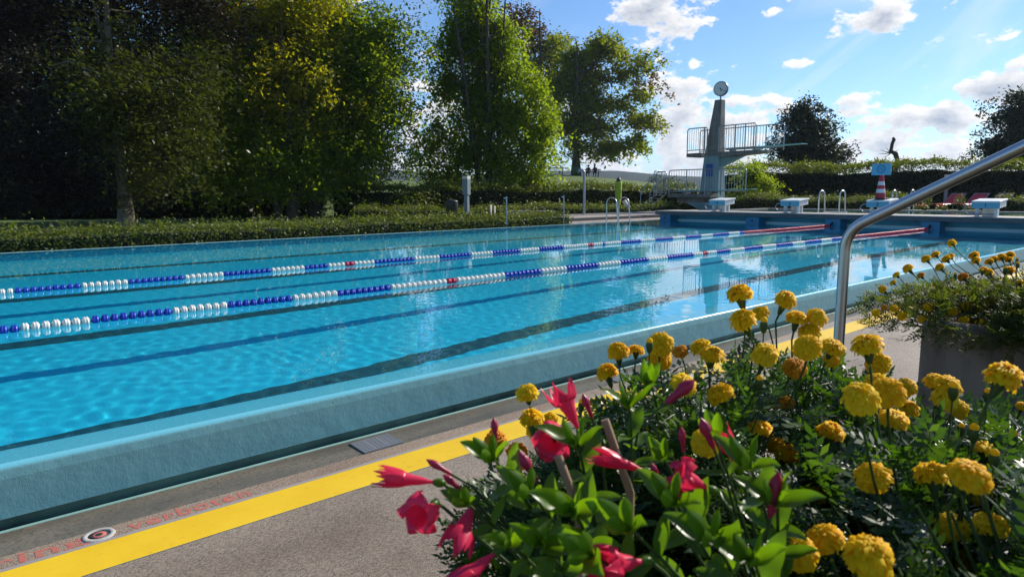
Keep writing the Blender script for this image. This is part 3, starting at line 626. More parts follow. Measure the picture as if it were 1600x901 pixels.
def railing(p0, p1, z0, z1, zlow, n, nm='railing', mids=()):
    p0 = Vector((*p0, 0)); p1 = Vector((*p1, 0)); d = p1-p0; L = d.length; u = d.normalized(); c = .10
    b = MB(); pts = [p0+Vector((0, 0, z0)), p0+Vector((0, 0, z1-c)), p0+u*c*.3+Vector((0, 0, z1-c*.3)), p0+u*c+Vector((0, 0, z1)), p1-u*c+Vector((0, 0, z1)), p1-u*c*.3+Vector((0, 0, z1-c*.3)), p1+Vector((0, 0, z1-c)), p1+Vector((0, 0, z0))]
    b.tube(pts, .024, 8); b.tube([p0+Vector((0, 0, zlow)), p1+Vector((0, 0, zlow))], .02, 8)
    for t in mids: b.tube([p0+d*t+Vector((0, 0, z0)), p0+d*t+Vector((0, 0, z1))], .026, 8)
    o = b.build(nm, GALV, tw)
    q = MB()
    for i in range(1, n): q.tube([p0+d*i/n+Vector((0, 0, zlow)), p0+d*i/n+Vector((0, 0, z1))], .009, 6)
    q.build('bars', GALV, o)
r3 = z3+1.12
railing((Tx-.15, Ty+1.6), (Tx-.15, Ty+.55), z3-.02, r3, z3+.13, 9, mids=(.85,))
railing((Tx-.15, Ty-.05), (Tx-.15, Ty-1.85), z3-.02, r3, z3+.13, 15, mids=(.45, .72))
railing((Tx+.82, Ty+1.58), (Tx+.82, Ty-2.6), z3-.02, r3-.03, z3+.12, 30, mids=(.15, .66, .8))
# 1 m platform
z1 = tz(303.0, -.4, .6)
b = MB(); b.bb((Tx-.62, Ty+.0, z1-.16), (Tx-.01, Ty+2.3, z1)); b.bb((Tx-.35, Ty+.5, z1-.40), (Tx-.02, Ty+1.95, z1-.162)); b.build('low_platform', TOWER, tw, .01)
b = MB(); b.add([(Tx-.30, Ty-.25, .117), (Tx-.006, Ty-.25, .117), (Tx-.006, Ty+.6, .117), (Tx-.30, Ty+.6, .117), (Tx-.36, Ty-.3, .5), (Tx-.006, Ty-.3, .5), (Tx-.006, Ty+1.5, .5), (Tx-.36, Ty+1.5, .5)],
                [(3, 2, 1, 0), (4, 5, 6, 7), (0, 1, 5, 4), (1, 2, 6, 5), (2, 3, 7, 6), (3, 0, 4, 7)]); b.build('plinth', TOWER_P, tw, .01)
zl1 = tz(296.5, -.3, -.5); board(zl1, Ty+1.75, Ty-2.0, Tx-.32)
railing((Tx-.60, Ty+2.25), (Tx-.60, Ty-.55), z1-.1, z1+1.1, z1+.10, 20, mids=(.35, .7))
railing((Tx+.05, Ty-.1), (Tx+.05, Ty-1.35), z1-.02, z1+1.1, z1+.12, 9)
# steps up to the low platform
st = MB(); sb = MB(); px0, py0 = Tx-.62, Ty+2.75
for k in range(5):
    t = k/5; sb.box((px0-1.0+t*.95, py0, .115+(z1-.13)*(k+.7)/5), (.26, .52, .035))
for sy in (-.27, .27):
    st.tube([(px0-1.15, py0+sy, .115), (px0-1.05, py0+sy, .35), (px0+.1, py0+sy, z1-.02)], .022, 8); st.tube([(px0-1.1, py0+sy, .12), (px0-1.1, py0+sy, .95), (px0-.9, py0+sy, 1.15), (px0+.0, py0+sy, z1+.95), (px0+.2, py0+sy, z1+.95)], .02, 8)
so = st.build('stair_rail', GALV, tw); sb.build('tread', GALV, so)
railing((px0+.1, py0+.30), (px0+.1, py0-.28), z1-.02, z1+1.05, z1+.05, 6)
railing((px0-.05, py0+.32), (px0+.55, py0+.32), z1-.02, z1+1.1, z1+.05, 5)
# blue notice on the column base
nb = MB(); yy = Ty+.46; nz0, nz1 = tz(275.5, 0, .45), tz(256.5, 0, .45)
nb.box((Tx-.025, yy, (nz0+nz1)/2), (.02, .34, nz1-nz0)); no = nb.build('notice', mat('notice_blue', (.02, .10, .38), .5), tw)
nb = MB()
for k in range(3): nb.box((Tx-.037, yy-.10+.10*k, nz0+.28), (.003, .05, .42))
nb.box((Tx-.037, yy, nz1-.09), (.003, .30, .03)); nb.build('notice_marks', mat('notice_mark', (.10, .16, .22), .6), no)
# clock 
ccx, ccy, ccz = Tx+.12, Ty+.10, tz(139, .12, .1)
MB().tube([(ccx, ccy, zt-.02), (ccx, ccy, ccz-.28)], .03, 8).build('clock_stem', DARK, tw)
b = MB(); b.lathe([(.001, .09), (.27, .09), (.31, .095), (.325, .06), (.325, -.06), (.31, -.095), (.27, -.09), (.001, -.09)], (ccx, ccy, ccz), 40, axis=(-.97, -.25, 0)); ck = b.build('clock_case', mat('clock_case', (.16, .17, .18), .35, .6), tw)
ax = Vector((-.97, -.25, 0)).normalized(); rt = Vector((0, 0, 1)).cross(ax)  # clock's right as the reader sees it
b = MB(); b.lathe([(.001, .0955), (.29, .0955)], (ccx, ccy, ccz), 40, axis=ax); fc = b.build('dial', mat('clock_dial', (.72, .70, .64), .5), ck)
cc = Vector((ccx, ccy, ccz)); hn = MB()
def cbar(a, r0, r1, wd, off):
    d = rt*math.sin(a)+Vector((0, 0, 1))*math.cos(a); n_ = d.cross(ax).normalized()*wd/2; o_ = cc+ax*off
    hn.add([o_+d*r0-n_, o_+d*r1-n_*.6, o_+d*r1+n_*.6, o_+d*r0+n_], [(0, 1, 2, 3)])
for k in range(12): cbar(k*math.pi/6, .235, .275, .022, .098)
cbar(R(160), -.04, .155, .036, .101); cbar(R(120), -.05, .235, .028, .104); hn.build('hands', DARK, fc)

# ---------------------------------------------------------------- foliage
def leaf_quads(P, size, rg, up=.5, asp=.5, droop=0.0):
    """P (n,3) leaf positions -> (n,4,3) diamond leaves"""
    n = len(P); nr = rg.normal(size=(n, 3)); nr[:, 2] = np.abs(nr[:, 2])+up; nr /= np.linalg.norm(nr, axis=1)[:, None]
    a = rg.normal(size=(n, 3)); a[:, 2] -= droop; a -= nr*(a*nr).sum(1)[:, None]; a /= np.linalg.norm(a, axis=1)[:, None]
    b = np.cross(nr, a); s = (size*rg.uniform(.6, 1.3, n))[:, None]
    return np.stack([P, P+a*s*.5+b*s*asp*.5+nr*s*.06, P+a*s, P+a*s*.5-b*s*asp*.5+nr*s*.06], 1)
RT = np.array(_r); FW = np.array([math.sin(YAW), math.cos(YAW), 0.])
def grow_tree(name, base_px, depth, lobes, nclump, per, lsize, lmats, bark, tr, lab, group, seed, clump_r=.42, droop=.4, wts=None, limbs=14, fork=.35, shell=.45, top=None, trunks=None, up=.4, sub=9):
    """lobes: (x, y, rx, ry, depth offset[, material]) traced in the photograph; each becomes an ellipsoid with real depth"""
    rg = np.random.default_rng(seed); rd = random.Random(seed)
    base = at(base_px[0], base_px[1], depth); gz = float(ground_z(base.x, base.y)); base = Vector((base.x, base.y, gz))
    g = root(name, base, lab, 'tree', group)
    LC = []; 
    for lb in lobes:
        x, y, rx, ry, dd = lb[:5]; d = depth+dd; c = at(x, y, d); LC.append((np.array(c), rx*d/FPX, ry*d/FPX, (rx*.6+ry*.4)*d/FPX*.9, lb[5] if len(lb) > 5 else 0))
    vol = np.array([a*b_*c_ for _, a, b_, c_, _ in LC])**.8; vol /= vol.sum()
    P = []; mi = []; cl = []
    k = rg.choice(len(LC), nclump, p=vol)
    sup = []
    for j in rg.choice(len(LC), max(12, nclump//sub), p=vol):
        c, a, b_, c_, m_ = LC[j]
        d = rg.normal(size=3); d /= np.linalg.norm(d); r_ = rg.uniform(0, 1)**shell*rg.uniform(.80, 1.04)
        sup.append((c+RT*d[0]*a*r_+FW*d[1]*c_*r_+np.array([0, 0, 1.])*d[2]*b_*r_, m_))
    for j in range(nclump):
        p, m_ = sup[rg.integers(len(sup))]; d = rg.normal(size=3)*np.array([1, 1, .55])*clump_r*1.15; p = p+d+np.array([0, 0, -.35*(d[0]**2+d[1]**2)/clump_r*droop])
        if p[2] < gz+.35: continue
        cr = clump_r*rg.uniform(.6, 1.35); n = int(per*1.25*rg.uniform(.5, 1.4))
        q = rg.normal(size=(n, 3))*np.array([cr*.55, cr*.55, cr*.42]); q[:, 2] -= (q[:, 0]**2+q[:, 1]**2)/cr*droop
        P.append(p+q); mi.append(np.full(n, m_)); cl.append(p)
    P = np.concatenate(P); mi = np.concatenate(mi)
    keep = P[:, 2] > gz+.15; P = P[keep]; mi = mi[keep]
    sway = rg.random(len(P))
    V = leaf_quads(P, lsize*1.12, rg, droop=droop*1.5, up=up)
    quads_object('crown', V, lmats, g, mi)
    # trunk and limbs
    tb = MB(); cl = np.array(cl); order = sorted(range(len(LC)), key=lambda i: -vol[i])
    for ti, (ox, oy, lean, sc) in enumerate(trunks or [(0, 0, (0, 0), 1)]):
        b0 = base+Vector((ox, oy, -.3)); topz = (top if top else max(c[2] for c, *_ in LC)); H = topz-gz
        pts = []; rr = []
        for i in range(9):
            t = i/8; pts.append(b0+Vector((lean[0]*t*H+.12*math.sin(t*5+seed)*t, lean[1]*t*H+.10*math.sin(t*4+seed*2)*t, .3+H*t))); rr.append(tr*sc*((1-t)**.8*.9+.1+(.35 if i == 0 else 0)))
        tb.tube(pts, rr, 10)
        for i in range(limbs):
            t = fork+(1-fork)*(i+.5)/limbs*.85; ii = min(int(t*8), 7); o_ = pts[ii].lerp(pts[ii+1], t*8-ii)
            c, a, b_, c_, _ = LC[order[(i*3+ti) % len(order)]] if i % 3 else LC[order[i % min(4, len(order))]]
            tgt = Vector(cl[rd.randrange(len(cl))]) if i % 2 else Vector(c)+Vector((rd.uniform(-.5, .5)*a, rd.uniform(-.5, .5)*a, rd.uniform(-.2, .5)*b_))
            if tgt.z < o_.z+.2: tgt.z = o_.z+abs(tgt.z-o_.z)*.5+.6
            if (tgt-o_).length > .33*H: tgt = o_+(tgt-o_).normalized()*.33*H
            mid = o_.lerp(tgt, .5)+Vector((rd.uniform(-.3, .3), rd.uniform(-.3, .3), rd.uniform(-.1, .5)))
            r0 = rr[ii]*.5
            lp_ = [o_, o_.lerp(mid, .5)+Vector((0, 0, -.1)), mid, mid.lerp(tgt, .55)+Vector((0, 0, .12)), tgt]; tb.tube(lp_, [r0, r0*.8, r0*.58, r0*.36, r0*.12], 6, caps=False)
            for s_ in range(3):
                q = mid.lerp(tgt, rd.uniform(0, .7)); e = Vector(cl[rd.randrange(len(cl))]); 
                if (e-q).length > 2.6: e = q+(e-q).normalized()*rd.uniform(1.2, 2.6)
                tb.tube([q, q.lerp(e, .5)+Vector((0, 0, .12)), e], [r0*.3, r0*.18, r0*.05], 5, caps=False)
    tb.build('trunk', bark, g)
    return g
L_beech = leaf_mat('copper_beech_leaf', (.014, .010, .009), (.026, .022, .012), (.05, .05, .02), .22, .42, (2.0, 1.5, .5), .4)
L_beech2 = leaf_mat('beech_green_leaf', (.04, .044, .014), (.06, .075, .018), (.08, .095, .025), .35, .42, (2.0, 2.1, .4), .4)
L_green = leaf_mat('maple_and_shaded_leaf', (.08, .115, .016), (.115, .155, .02), (.18, .20, .03), .6, .5, (3.0, 3.0, .35))
L_yel = leaf_mat('yellow_green_leaf', (.15, .17, .016), (.22, .22, .02), (.28, .22, .02), .58, .5, (2.4, 2.2, .25))
L_wil = leaf_mat('bright_willow_leaf', (.10, .135, .02), (.14, .18, .026), (.21, .23, .04), .6, .48, (2.8, 2.9, .3))
L_oak = leaf_mat('old_tree_leaf', (.085, .115, .014), (.12, .15, .018), (.18, .16, .03), .58, .5, (2.8, 2.6, .35))
L_brown = leaf_mat('browning_leaf', (.08, .05, .015), (.14, .085, .02), None, .35, .6, (1.5, 1.3, .5))
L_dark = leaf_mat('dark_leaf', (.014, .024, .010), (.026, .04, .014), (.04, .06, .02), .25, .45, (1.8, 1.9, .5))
TG = 'trees beyond the pool'
# dense wood behind
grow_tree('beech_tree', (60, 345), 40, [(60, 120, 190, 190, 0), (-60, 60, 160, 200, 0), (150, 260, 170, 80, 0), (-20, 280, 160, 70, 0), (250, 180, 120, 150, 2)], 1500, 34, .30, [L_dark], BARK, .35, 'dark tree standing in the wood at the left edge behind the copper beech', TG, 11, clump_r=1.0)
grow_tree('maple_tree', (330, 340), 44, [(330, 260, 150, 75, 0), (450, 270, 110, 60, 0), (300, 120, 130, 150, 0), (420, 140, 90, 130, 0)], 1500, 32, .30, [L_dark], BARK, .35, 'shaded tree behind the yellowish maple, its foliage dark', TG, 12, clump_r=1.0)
# far-off wood that reads as one dark mass under and between the crowns
def wood_mass():
    rg = np.random.default_rng(99); P = []
    for lo, hi, y0, y1, dep in ((-160, 330, -40, 352, 47), (-160, 400, 280, 356, 33), (330, 560, 210, 345, 50), (380, 500, 300, 350, 35)):
        n = 14000; x = rg.uniform(lo, hi, n); yt = y0+22*np.sin(x*.05)+14*np.sin(x*.13+2); y = yt+(y1-yt)*rg.random(n)
        for a, b in zip(x, y): P.append(at(a, b, dep+rg.uniform(-2, 2)))
    P = np.array([p for p in P if p.z > -.1]); rg.shuffle(P)
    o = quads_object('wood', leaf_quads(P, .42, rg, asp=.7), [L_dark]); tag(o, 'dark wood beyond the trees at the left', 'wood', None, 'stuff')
wood_mass()
# copper beech with the lit trunk
grow_tree('copper_beech_tree', (198, 352), 24, [(60, 40, 170, 130, 1), (190, -60, 200, 130, 0), (255, 120, 120, 130, -.6, 1), (110, 200, 150, 110, 0), (255, 235, 120, 66, -.8, 1), (30, 250, 110, 70, 0), (-60, 120, 110, 170, 1.5), (310, 20, 70, 80, 1), (190, 130, 110, 120, -1.2, 1), (130, 290, 110, 28, .4), (270, 275, 75, 30, -.5, 1)], 2900, 26, .15, [L_beech, L_beech2], BARK_L, .24, 'huge dark copper beech with a sunlit trunk base at the left', TG, 21, clump_r=.5, droop=.2, limbs=12, fork=.18, up=1.0)
grow_tree('maple_tree', (458, 345), 29, [(420, 30, 90, 80, 0, 1), (440, 120, 75, 80, -.6, 1), (390, 100, 60, 110, .5), (350, 40, 55, 60, 1, 0), (470, 10, 60, 60, 0, 1), (400, 220, 90, 70, 0), (450, 275, 60, 38, 0), (360, 200, 60, 80, .8), (480, 200, 40, 60, 0), (340, 290, 50, 26, .8)], 2500, 24, .17, [L_green, L_yel], BARK, .22, 'broad maple with yellowing leaves in its upper crown', TG, 31, clump_r=.55, trunks=[(0, 0, (0, 0), 1), (-.5, .3, (-.10, .05), .7), (.2, .3, (.12, -.04), .7)], limbs=12, fork=.12)
grow_tree('maple_tree', (492, 342), 31, [(560, 40, 70, 55, 0), (540, 120, 70, 70, 0), (596, 90, 44, 56, 0), (612, 150, 32, 54, 0), (560, 200, 60, 55, 0), (520, 20, 50, 50, .5), (590, 232, 34, 36, -.4, 1), (530, 260, 45, 42, 0), (610, 40, 40, 34, 0), (480, 90, 50, 80, 1, 0), (545, 150, 26, 26, -1, 2)], 2100, 24, .17, [L_green, L_wil, L_yel], BARK, .22, 'spreading green tree right of the yellowing maple with dark slanting limbs', TG, 41, clump_r=.55, trunks=[(0, 0, (.06, -.06), 1), (.2, .3, (.22, -.18), .75)], limbs=14, fork=.15)
grow_tree('weeping_tree', (765, 338), 34, [(738, 18, 36, 50, 0, 0), (712, 50, 26, 34, .4, 1), (765, 70, 36, 36, 0), (806, 100, 26, 34, -.4), (838, 140, 22, 40, -.4), (700, 120, 28, 36, .6, 1), (676, 205, 26, 26, .6, 1), (660, 232, 13, 18, .6, 1), (752, 140, 36, 40, 0, 1), (796, 175, 34, 34, -.3), (845, 200, 18, 44, -.4), (700, 185, 28, 24, .4, 1), (785, 235, 40, 34, -.2), (735, 220, 28, 30, 0, 1), (690, 255, 26, 24, .4, 1), (835, 265, 20, 22, -.4), (800, 290, 28, 20, -.3), (722, 292, 34, 20, .2, 1), (735, -45, 34, 40, 0), (790, 45, 20, 24, -.2)], 2900, 24, .17, [L_wil, L_green], BARK, .20, 'tall bright green tree with hanging foliage beside the bollard lamp', TG, 51, clump_r=.42, droop=1.2, trunks=[(0, 0, (0, 0), 1), (-.35, .1, (-.10, .08), .75), (.3, 0, (.06, -.03), .6)], limbs=16, fork=.15, sub=7, shell=.6)  # left lobes take the duller leaf: crown's shadow side put into colour
grow_tree('old_tree', (900, 274), 76, [(895, 100, 26, 24, 0), (930, 74, 22, 16, 0), (960, 72, 18, 15, 0), (990, 86, 18, 14, 0), (1015, 98, 14, 18, 0), (1022, 120, 12, 10, 0, 1), (925, 118, 26, 18, 0), (970, 118, 18, 15, 0), (1000, 140, 20, 18, 0), (915, 155, 28, 18, 0), (965, 160, 24, 16, 0), (890, 190, 24, 22, 0), (935, 195, 26, 16, 0), (985, 190, 24, 18, 0), (1012, 185, 12, 22, 0), (900, 225, 26, 14, 0), (950, 228, 28, 10, 0), (990, 222, 16, 12, 0), (880, 140, 16, 30, 0)], 1050, 22, .40, [L_oak, L_brown], BARK, .50, 'broad old tree standing on the grassy mound beside the bench', TG, 61, clump_r=.72, droop=.4, limbs=22, fork=.3, sub=7, shell=.6)
grow_tree('old_tree', (845, 274), 84, [(815, 24, 26, 18, 0, 1), (835, 45, 26, 22, 0, 1), (860, 85, 26, 40, 0), (850, 150, 36, 60, 0), (800, 60, 26, 34, 0, 1)], 420, 22, .42, [L_oak, L_brown], BARK, .40, 'brownish tree top showing behind the tall bright green tree', TG, 62, clump_r=.85, limbs=18, fork=.3)
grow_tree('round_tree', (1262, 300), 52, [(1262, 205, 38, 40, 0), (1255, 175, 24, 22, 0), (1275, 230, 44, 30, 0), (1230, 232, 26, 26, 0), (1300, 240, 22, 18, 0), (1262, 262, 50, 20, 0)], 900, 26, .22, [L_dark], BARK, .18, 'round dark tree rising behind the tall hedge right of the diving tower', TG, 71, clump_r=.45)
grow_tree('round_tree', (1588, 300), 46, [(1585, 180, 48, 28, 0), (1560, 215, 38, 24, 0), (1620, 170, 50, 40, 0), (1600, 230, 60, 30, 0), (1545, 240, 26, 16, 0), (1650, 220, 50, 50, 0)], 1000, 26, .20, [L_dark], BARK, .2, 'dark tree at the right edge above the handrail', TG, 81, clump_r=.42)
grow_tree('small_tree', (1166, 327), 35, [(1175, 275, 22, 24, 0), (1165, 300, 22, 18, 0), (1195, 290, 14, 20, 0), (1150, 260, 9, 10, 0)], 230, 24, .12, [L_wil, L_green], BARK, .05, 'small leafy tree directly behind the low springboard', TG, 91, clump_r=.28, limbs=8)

def hedge(name, pts, w_, h, n_per_m2, lsize, mats, lab, seed, bump=.12, zbase=-.1, group='clipped hedges', top_mat=None, cat='hedge', wisps=0):
    """pts: ground polyline [(x, y)], real width and height, leaves spread over top and sides of a solid core coloured as inner shade"""
    rg = np.random.default_rng(seed); g = root(name, (pts[0][0], pts[0][1], zbase), lab, cat, group); core = MB(); VV = []; MI = []
    ph = rg.uniform(0, 6, 6)
    def hh(s): return h*(1+bump*(.5*np.sin(s*.9+ph[0])+.35*np.sin(s*2.3+ph[1])+.3*np.sin(s*5.1+ph[2])))
    s0 = 0
    for (xa, ya), (xb, yb) in zip(pts, pts[1:]):
        L = math.hypot(xb-xa, yb-ya); u = np.array([(xb-xa)/L, (yb-ya)/L, 0]); nn = np.array([-u[1], u[0], 0]); A = np.array([xa, ya, zbase])
        area = L*(w_+2*h); n = int(area*n_per_m2); s = rg.uniform(0, L, n); t = rg.uniform(-h, w_+h, n)
        H = hh(s+s0); off = np.where(t < 0, 0, np.where(t > w_, w_, t)); z = np.where(t < 0, H*(1+t/h), np.where(t > w_, H*(1-(t-w_)/h), H))
        clp = np.sin(s*7+t*5+ph[3])*np.sin(s*3.1-t*9+ph[4])*.5+.5
        edge = np.minimum(off, w_-off); z = np.where((t >= 0) & (t <= w_), z-.12*h*np.exp(-edge/.12), z)
        d = rg.normal(0, .04+.05*clp, n)
        P = A+u*s[:, None]+nn*(off-w_*0)[:, None]; P[:, 2] += z+np.where((t >= 0) & (t <= w_), np.abs(d)*1.5, 0); P += nn*(np.where(t < 0, -np.abs(d), np.where(t > w_, np.abs(d), 0)))[:, None]
        VV.append(leaf_quads(P, lsize, rg, up=.5)); MI.append(((top_mat is not None) & (z > H*.86)).astype(int) if top_mat is not None else np.zeros(n))  # leaves near the top take the paler, sunlit colour
        if wisps:
            m_ = int(L*wisps); sw = rg.uniform(0, L, m_); tw_ = rg.uniform(0, w_, m_); Hw = hh(sw+s0); hl = rg.uniform(.1, .45, m_)*h*.35
            for q in range(7):
                Pw = A+u*sw[:, None]+nn*tw_[:, None]+rg.normal(0, .03, (m_, 3)); Pw[:, 2] += Hw+hl*q/6; VV.append(leaf_quads(Pw, lsize*.9, rg, up=0)); MI.append(np.full(m_, 1 if top_mat is not None else 0))
        ns = max(2, int(L/.5)); ss = np.linspace(0, L, ns+1); v = []
        for q in ss:
            for o_, zf in ((.10, 0), (.10, .84), (w_-.10, .84), (w_-.10, 0)):
                p = A+u*q+nn*o_; v.append((p[0], p[1], p[2]+hh(q+s0)*zf))
        core.add(v, [(4*i+k, 4*i+k+1, 4*i+k+5, 4*i+k+4) for i in range(ns) for k in range(3)]+[(0, 1, 2, 3), (4*ns+3, 4*ns+2, 4*ns+1, 4*ns)], 0)
        s0 += L
    quads_object('foliage', np.concatenate(VV), mats, g, np.concatenate(MI)); core.build('shaded_core', mat('hedge_inside', (.012, .014, .008), 1), g)  # solid near-black core: shade between the leaves put into its colour
    return g
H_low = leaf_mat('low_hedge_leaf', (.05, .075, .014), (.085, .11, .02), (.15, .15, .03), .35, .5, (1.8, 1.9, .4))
H_low2 = leaf_mat('pale_and_lit_top_leaf', (.08, .11, .02), (.13, .15, .03), (.19, .17, .04), .4, .5, (1.7, 1.8, .4))  # paler leaf of bushes, also sunlight put into the hedge tops
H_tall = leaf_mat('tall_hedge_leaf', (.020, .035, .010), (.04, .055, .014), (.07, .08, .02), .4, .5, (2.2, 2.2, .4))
H_lit = leaf_mat('hedge_lit_top_leaf', (.06, .085, .014), (.10, .12, .02), None, .5, .5, (2.3, 2.3, .3))  # sunlit top of the tall hedge put into its leaf colour
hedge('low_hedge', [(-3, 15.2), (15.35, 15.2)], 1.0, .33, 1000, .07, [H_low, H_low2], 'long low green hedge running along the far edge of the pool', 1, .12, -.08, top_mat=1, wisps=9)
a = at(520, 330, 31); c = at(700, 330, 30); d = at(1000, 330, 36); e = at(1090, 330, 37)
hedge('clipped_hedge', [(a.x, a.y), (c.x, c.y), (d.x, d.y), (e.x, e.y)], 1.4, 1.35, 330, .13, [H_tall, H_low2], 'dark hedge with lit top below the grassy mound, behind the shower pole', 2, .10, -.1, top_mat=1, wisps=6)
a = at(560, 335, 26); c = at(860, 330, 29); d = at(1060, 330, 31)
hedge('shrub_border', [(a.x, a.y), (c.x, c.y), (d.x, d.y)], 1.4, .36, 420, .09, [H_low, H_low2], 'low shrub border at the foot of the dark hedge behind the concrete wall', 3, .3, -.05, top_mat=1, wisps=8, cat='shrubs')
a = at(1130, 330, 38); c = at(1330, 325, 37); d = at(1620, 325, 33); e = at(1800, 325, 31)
hedge('tall_hedge', [(a.x, a.y), (e.x, e.y)], 1.8, 2.3, 300, .13, [H_tall, H_lit], 'tall dark hedge with sunlit top closing the grounds on the right', 4, .06, 0, top_mat=1, wisps=22)
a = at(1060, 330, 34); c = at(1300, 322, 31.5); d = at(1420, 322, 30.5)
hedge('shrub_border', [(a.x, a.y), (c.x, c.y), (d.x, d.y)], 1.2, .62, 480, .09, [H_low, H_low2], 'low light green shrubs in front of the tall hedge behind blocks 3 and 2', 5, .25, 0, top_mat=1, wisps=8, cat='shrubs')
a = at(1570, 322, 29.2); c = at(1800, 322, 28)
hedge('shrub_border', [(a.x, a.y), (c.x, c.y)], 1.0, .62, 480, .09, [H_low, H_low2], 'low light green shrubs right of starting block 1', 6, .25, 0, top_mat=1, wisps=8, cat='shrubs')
def shrub(px, py, depth, rx, ry, lab, seed, n=500, ls=.1, mats=(H_low2,), name='shrub', base=None):
    rg = np.random.default_rng(seed); c = at(px, py, depth); gz = float(ground_z(c.x, c.y)) if base is None else base
    g = root(name, (c.x, c.y, gz), lab, 'shrub'); r_ = rx*depth/FPX; h_ = ry*depth/FPX
    d = rg.normal(size=(n, 3)); d /= np.linalg.norm(d, axis=1)[:, None]; rr_ = rg.uniform(.3, 1.08, n)[:, None]
    P = np.array([c.x, c.y, c.z])+d*rr_*np.array([r_, r_, h_]); P = P[P[:, 2] > gz]
    quads_object('foliage', leaf_quads(P, ls, rg), list(mats), g)
    b = MB()
    for k in range(7):
        a_ = k*.9+seed; b.tube([(c.x, c.y, gz-.05), (c.x+.3*r_*math.cos(a_), c.y+.3*r_*math.sin(a_), (gz+c.z)/2), (c.x+.7*r_*math.cos(a_), c.y+.7*r_*math.sin(a_), c.z+h_*.4)], [.02, .012, .005], 5, caps=False)
    b.build('stem', BARK, g)
shrub(655, 312, 30, 50, 16, 'loose leafy bush left of the black litter bin under the tree', 1, 1700, .13, (H_low2,))
shrub(590, 318, 31, 40, 14, 'leafy bush at the left end of the dark hedge', 5, 1200, .13, (H_low,))
shrub(1447, 314, 29.6, 9, 10, 'small sunlit shrub left of the first red lounger', 2, 260, .08)
shrub(1501, 314, 29.6, 9, 11, 'small sunlit shrub between the first two red loungers', 3, 260, .08)
shrub(1035, 282, 60, 26, 8, 'bush at the end of the mound left of the diving tower', 4, 500, .2, (H_tall,))

# dead trunk
q = at(1397, 280, 47); g = root('dead_tree', (q.x, q.y, 0), 'bare dead trunk with broken top standing above the tall hedge', 'dead tree')
b = MB(); P = [(1398, 300), (1398, 262), (1402, 250), (1399, 240), (1392, 236), (1394, 225), (1397, 218), (1395, 215)]
b.tube([at(x, y, 47) for x, y in P], [.24, .20, .16, .17, .13, .11, .12, .08], 10)
b.tube([at(1400, 258, 47), at(1410, 254, 46.8), at(1420, 250, 46.6), at(1426, 249, 46.5)], [.14, .17, .12, .04], 8)
b.build('trunk', BARK, g); b = MB()
for k, (x, y) in enumerate(((1372, 240), (1376, 234), (1380, 246), (1405, 233), (1384, 230))):
    b.tube([at(1393, 238, 47), at((1393+x)/2, (238+y)/2+1.5, 47.2), at(x, y, 47.1+k*.15)], [.05, .025, .008], 5, caps=False)
b.build('twigs', BARK, g)

# ---------------------------------------------------------------- loungers, people, bench on the mound
lounge_red = mat('lounger_red_fabric', (.55, .02, .035), .6)
def lounger(px, py, depth, rz, lab):
    c = at(px, py, depth); z = .11; g = root('sun_lounger', (c.x, c.y, z), lab, 'sun lounger', 'red sun loungers before the tall hedge')
    M_ = Matrix.Rotation(rz, 3, 'Z')
    def T(v): return Vector((c.x, c.y, z))+M_@Vector(v)
    def slab(mb, p, q, wd, th):
        p = Vector(p); q = Vector(q); d = (q-p).normalized(); n_ = Vector((-d.z, 0, d.x))*th; v = []
        for a in (p, q):
            for y, o in ((-wd/2, 0), (wd/2, 0), (wd/2, 1), (-wd/2, 1)): v.append(T(a+Vector((0, y, 0))+n_*o))
        mb.add(v, [(0, 1, 2, 3), (7, 6, 5, 4), (0, 4, 5, 1), (1, 5, 6, 2), (2, 6, 7, 3), (3, 7, 4, 0)])
    b = MB(); slab(b, (0, 0, .26), (.60, 0, .68), .58, .02); b.build('backrest', lounge_red, g)
    b = MB(); slab(b, (-1.25, 0, .25), (0, 0, .25), .58, .02); b.build('seat', lounge_red, g)
    b = MB()
    for s_ in (-.31, .31):
        b.tube([T((-1.3, s_, .24)), T((.45, s_, .24))], .018, 6); b.tube([T((0, s_, .26)), T((.63, s_, .71))], .016, 6)
    b.tube([T((.63, -.31, .71)), T((.63, .31, .71))], .016, 6); b.build('frame', GALV, g)
    for x_ in (-1.1, .3):
        for s_ in (-.3, .3): MB().tube([T((x_, s_, .24)), T((x_+.05, s_, 0))], .016, 6).build('leg', GALV, g)
za = R(196)
lounger(1485, 319, 30.6, R(-12), 'red sun lounger nearest the lamp post, left of the three')
lounger(1521, 319, 30.2, R(-12), 'red sun lounger between the other two')
lounger(1560, 318, 30.0, R(-12), 'red sun lounger partly hidden behind starting block 1')
# orange flowers at the foot of the loungers
rg = np.random.default_rng(77); VV = []; MI = []
for px0_, px1_, n in ((1430, 1448, 80), (1463, 1478, 90), (1506, 1524, 90)):
    for k in range(n):
        p = at(rg.uniform(px0_, px1_), 321+rg.uniform(-1.5, 1.5), 29.0+rg.uniform(-.2, .3)); VV.append(np.array(p)); MI.append(0)
    for k in range(n): p = at(rg.uniform(px0_-2, px1_+2), 324+rg.uniform(-1.5, 1.5), 29.1+rg.uniform(-.2, .3)); VV.append(np.array(p)); MI.append(1)
o = quads_object('orange_flowers', leaf_quads(np.array(VV), .11, rg, up=1), [mat('orange_petal', (.62, .20, .02), .6), H_low2], None, np.array(MI)); tag(o, 'orange flowers growing in front of the red loungers', 'flowers', None, 'stuff')

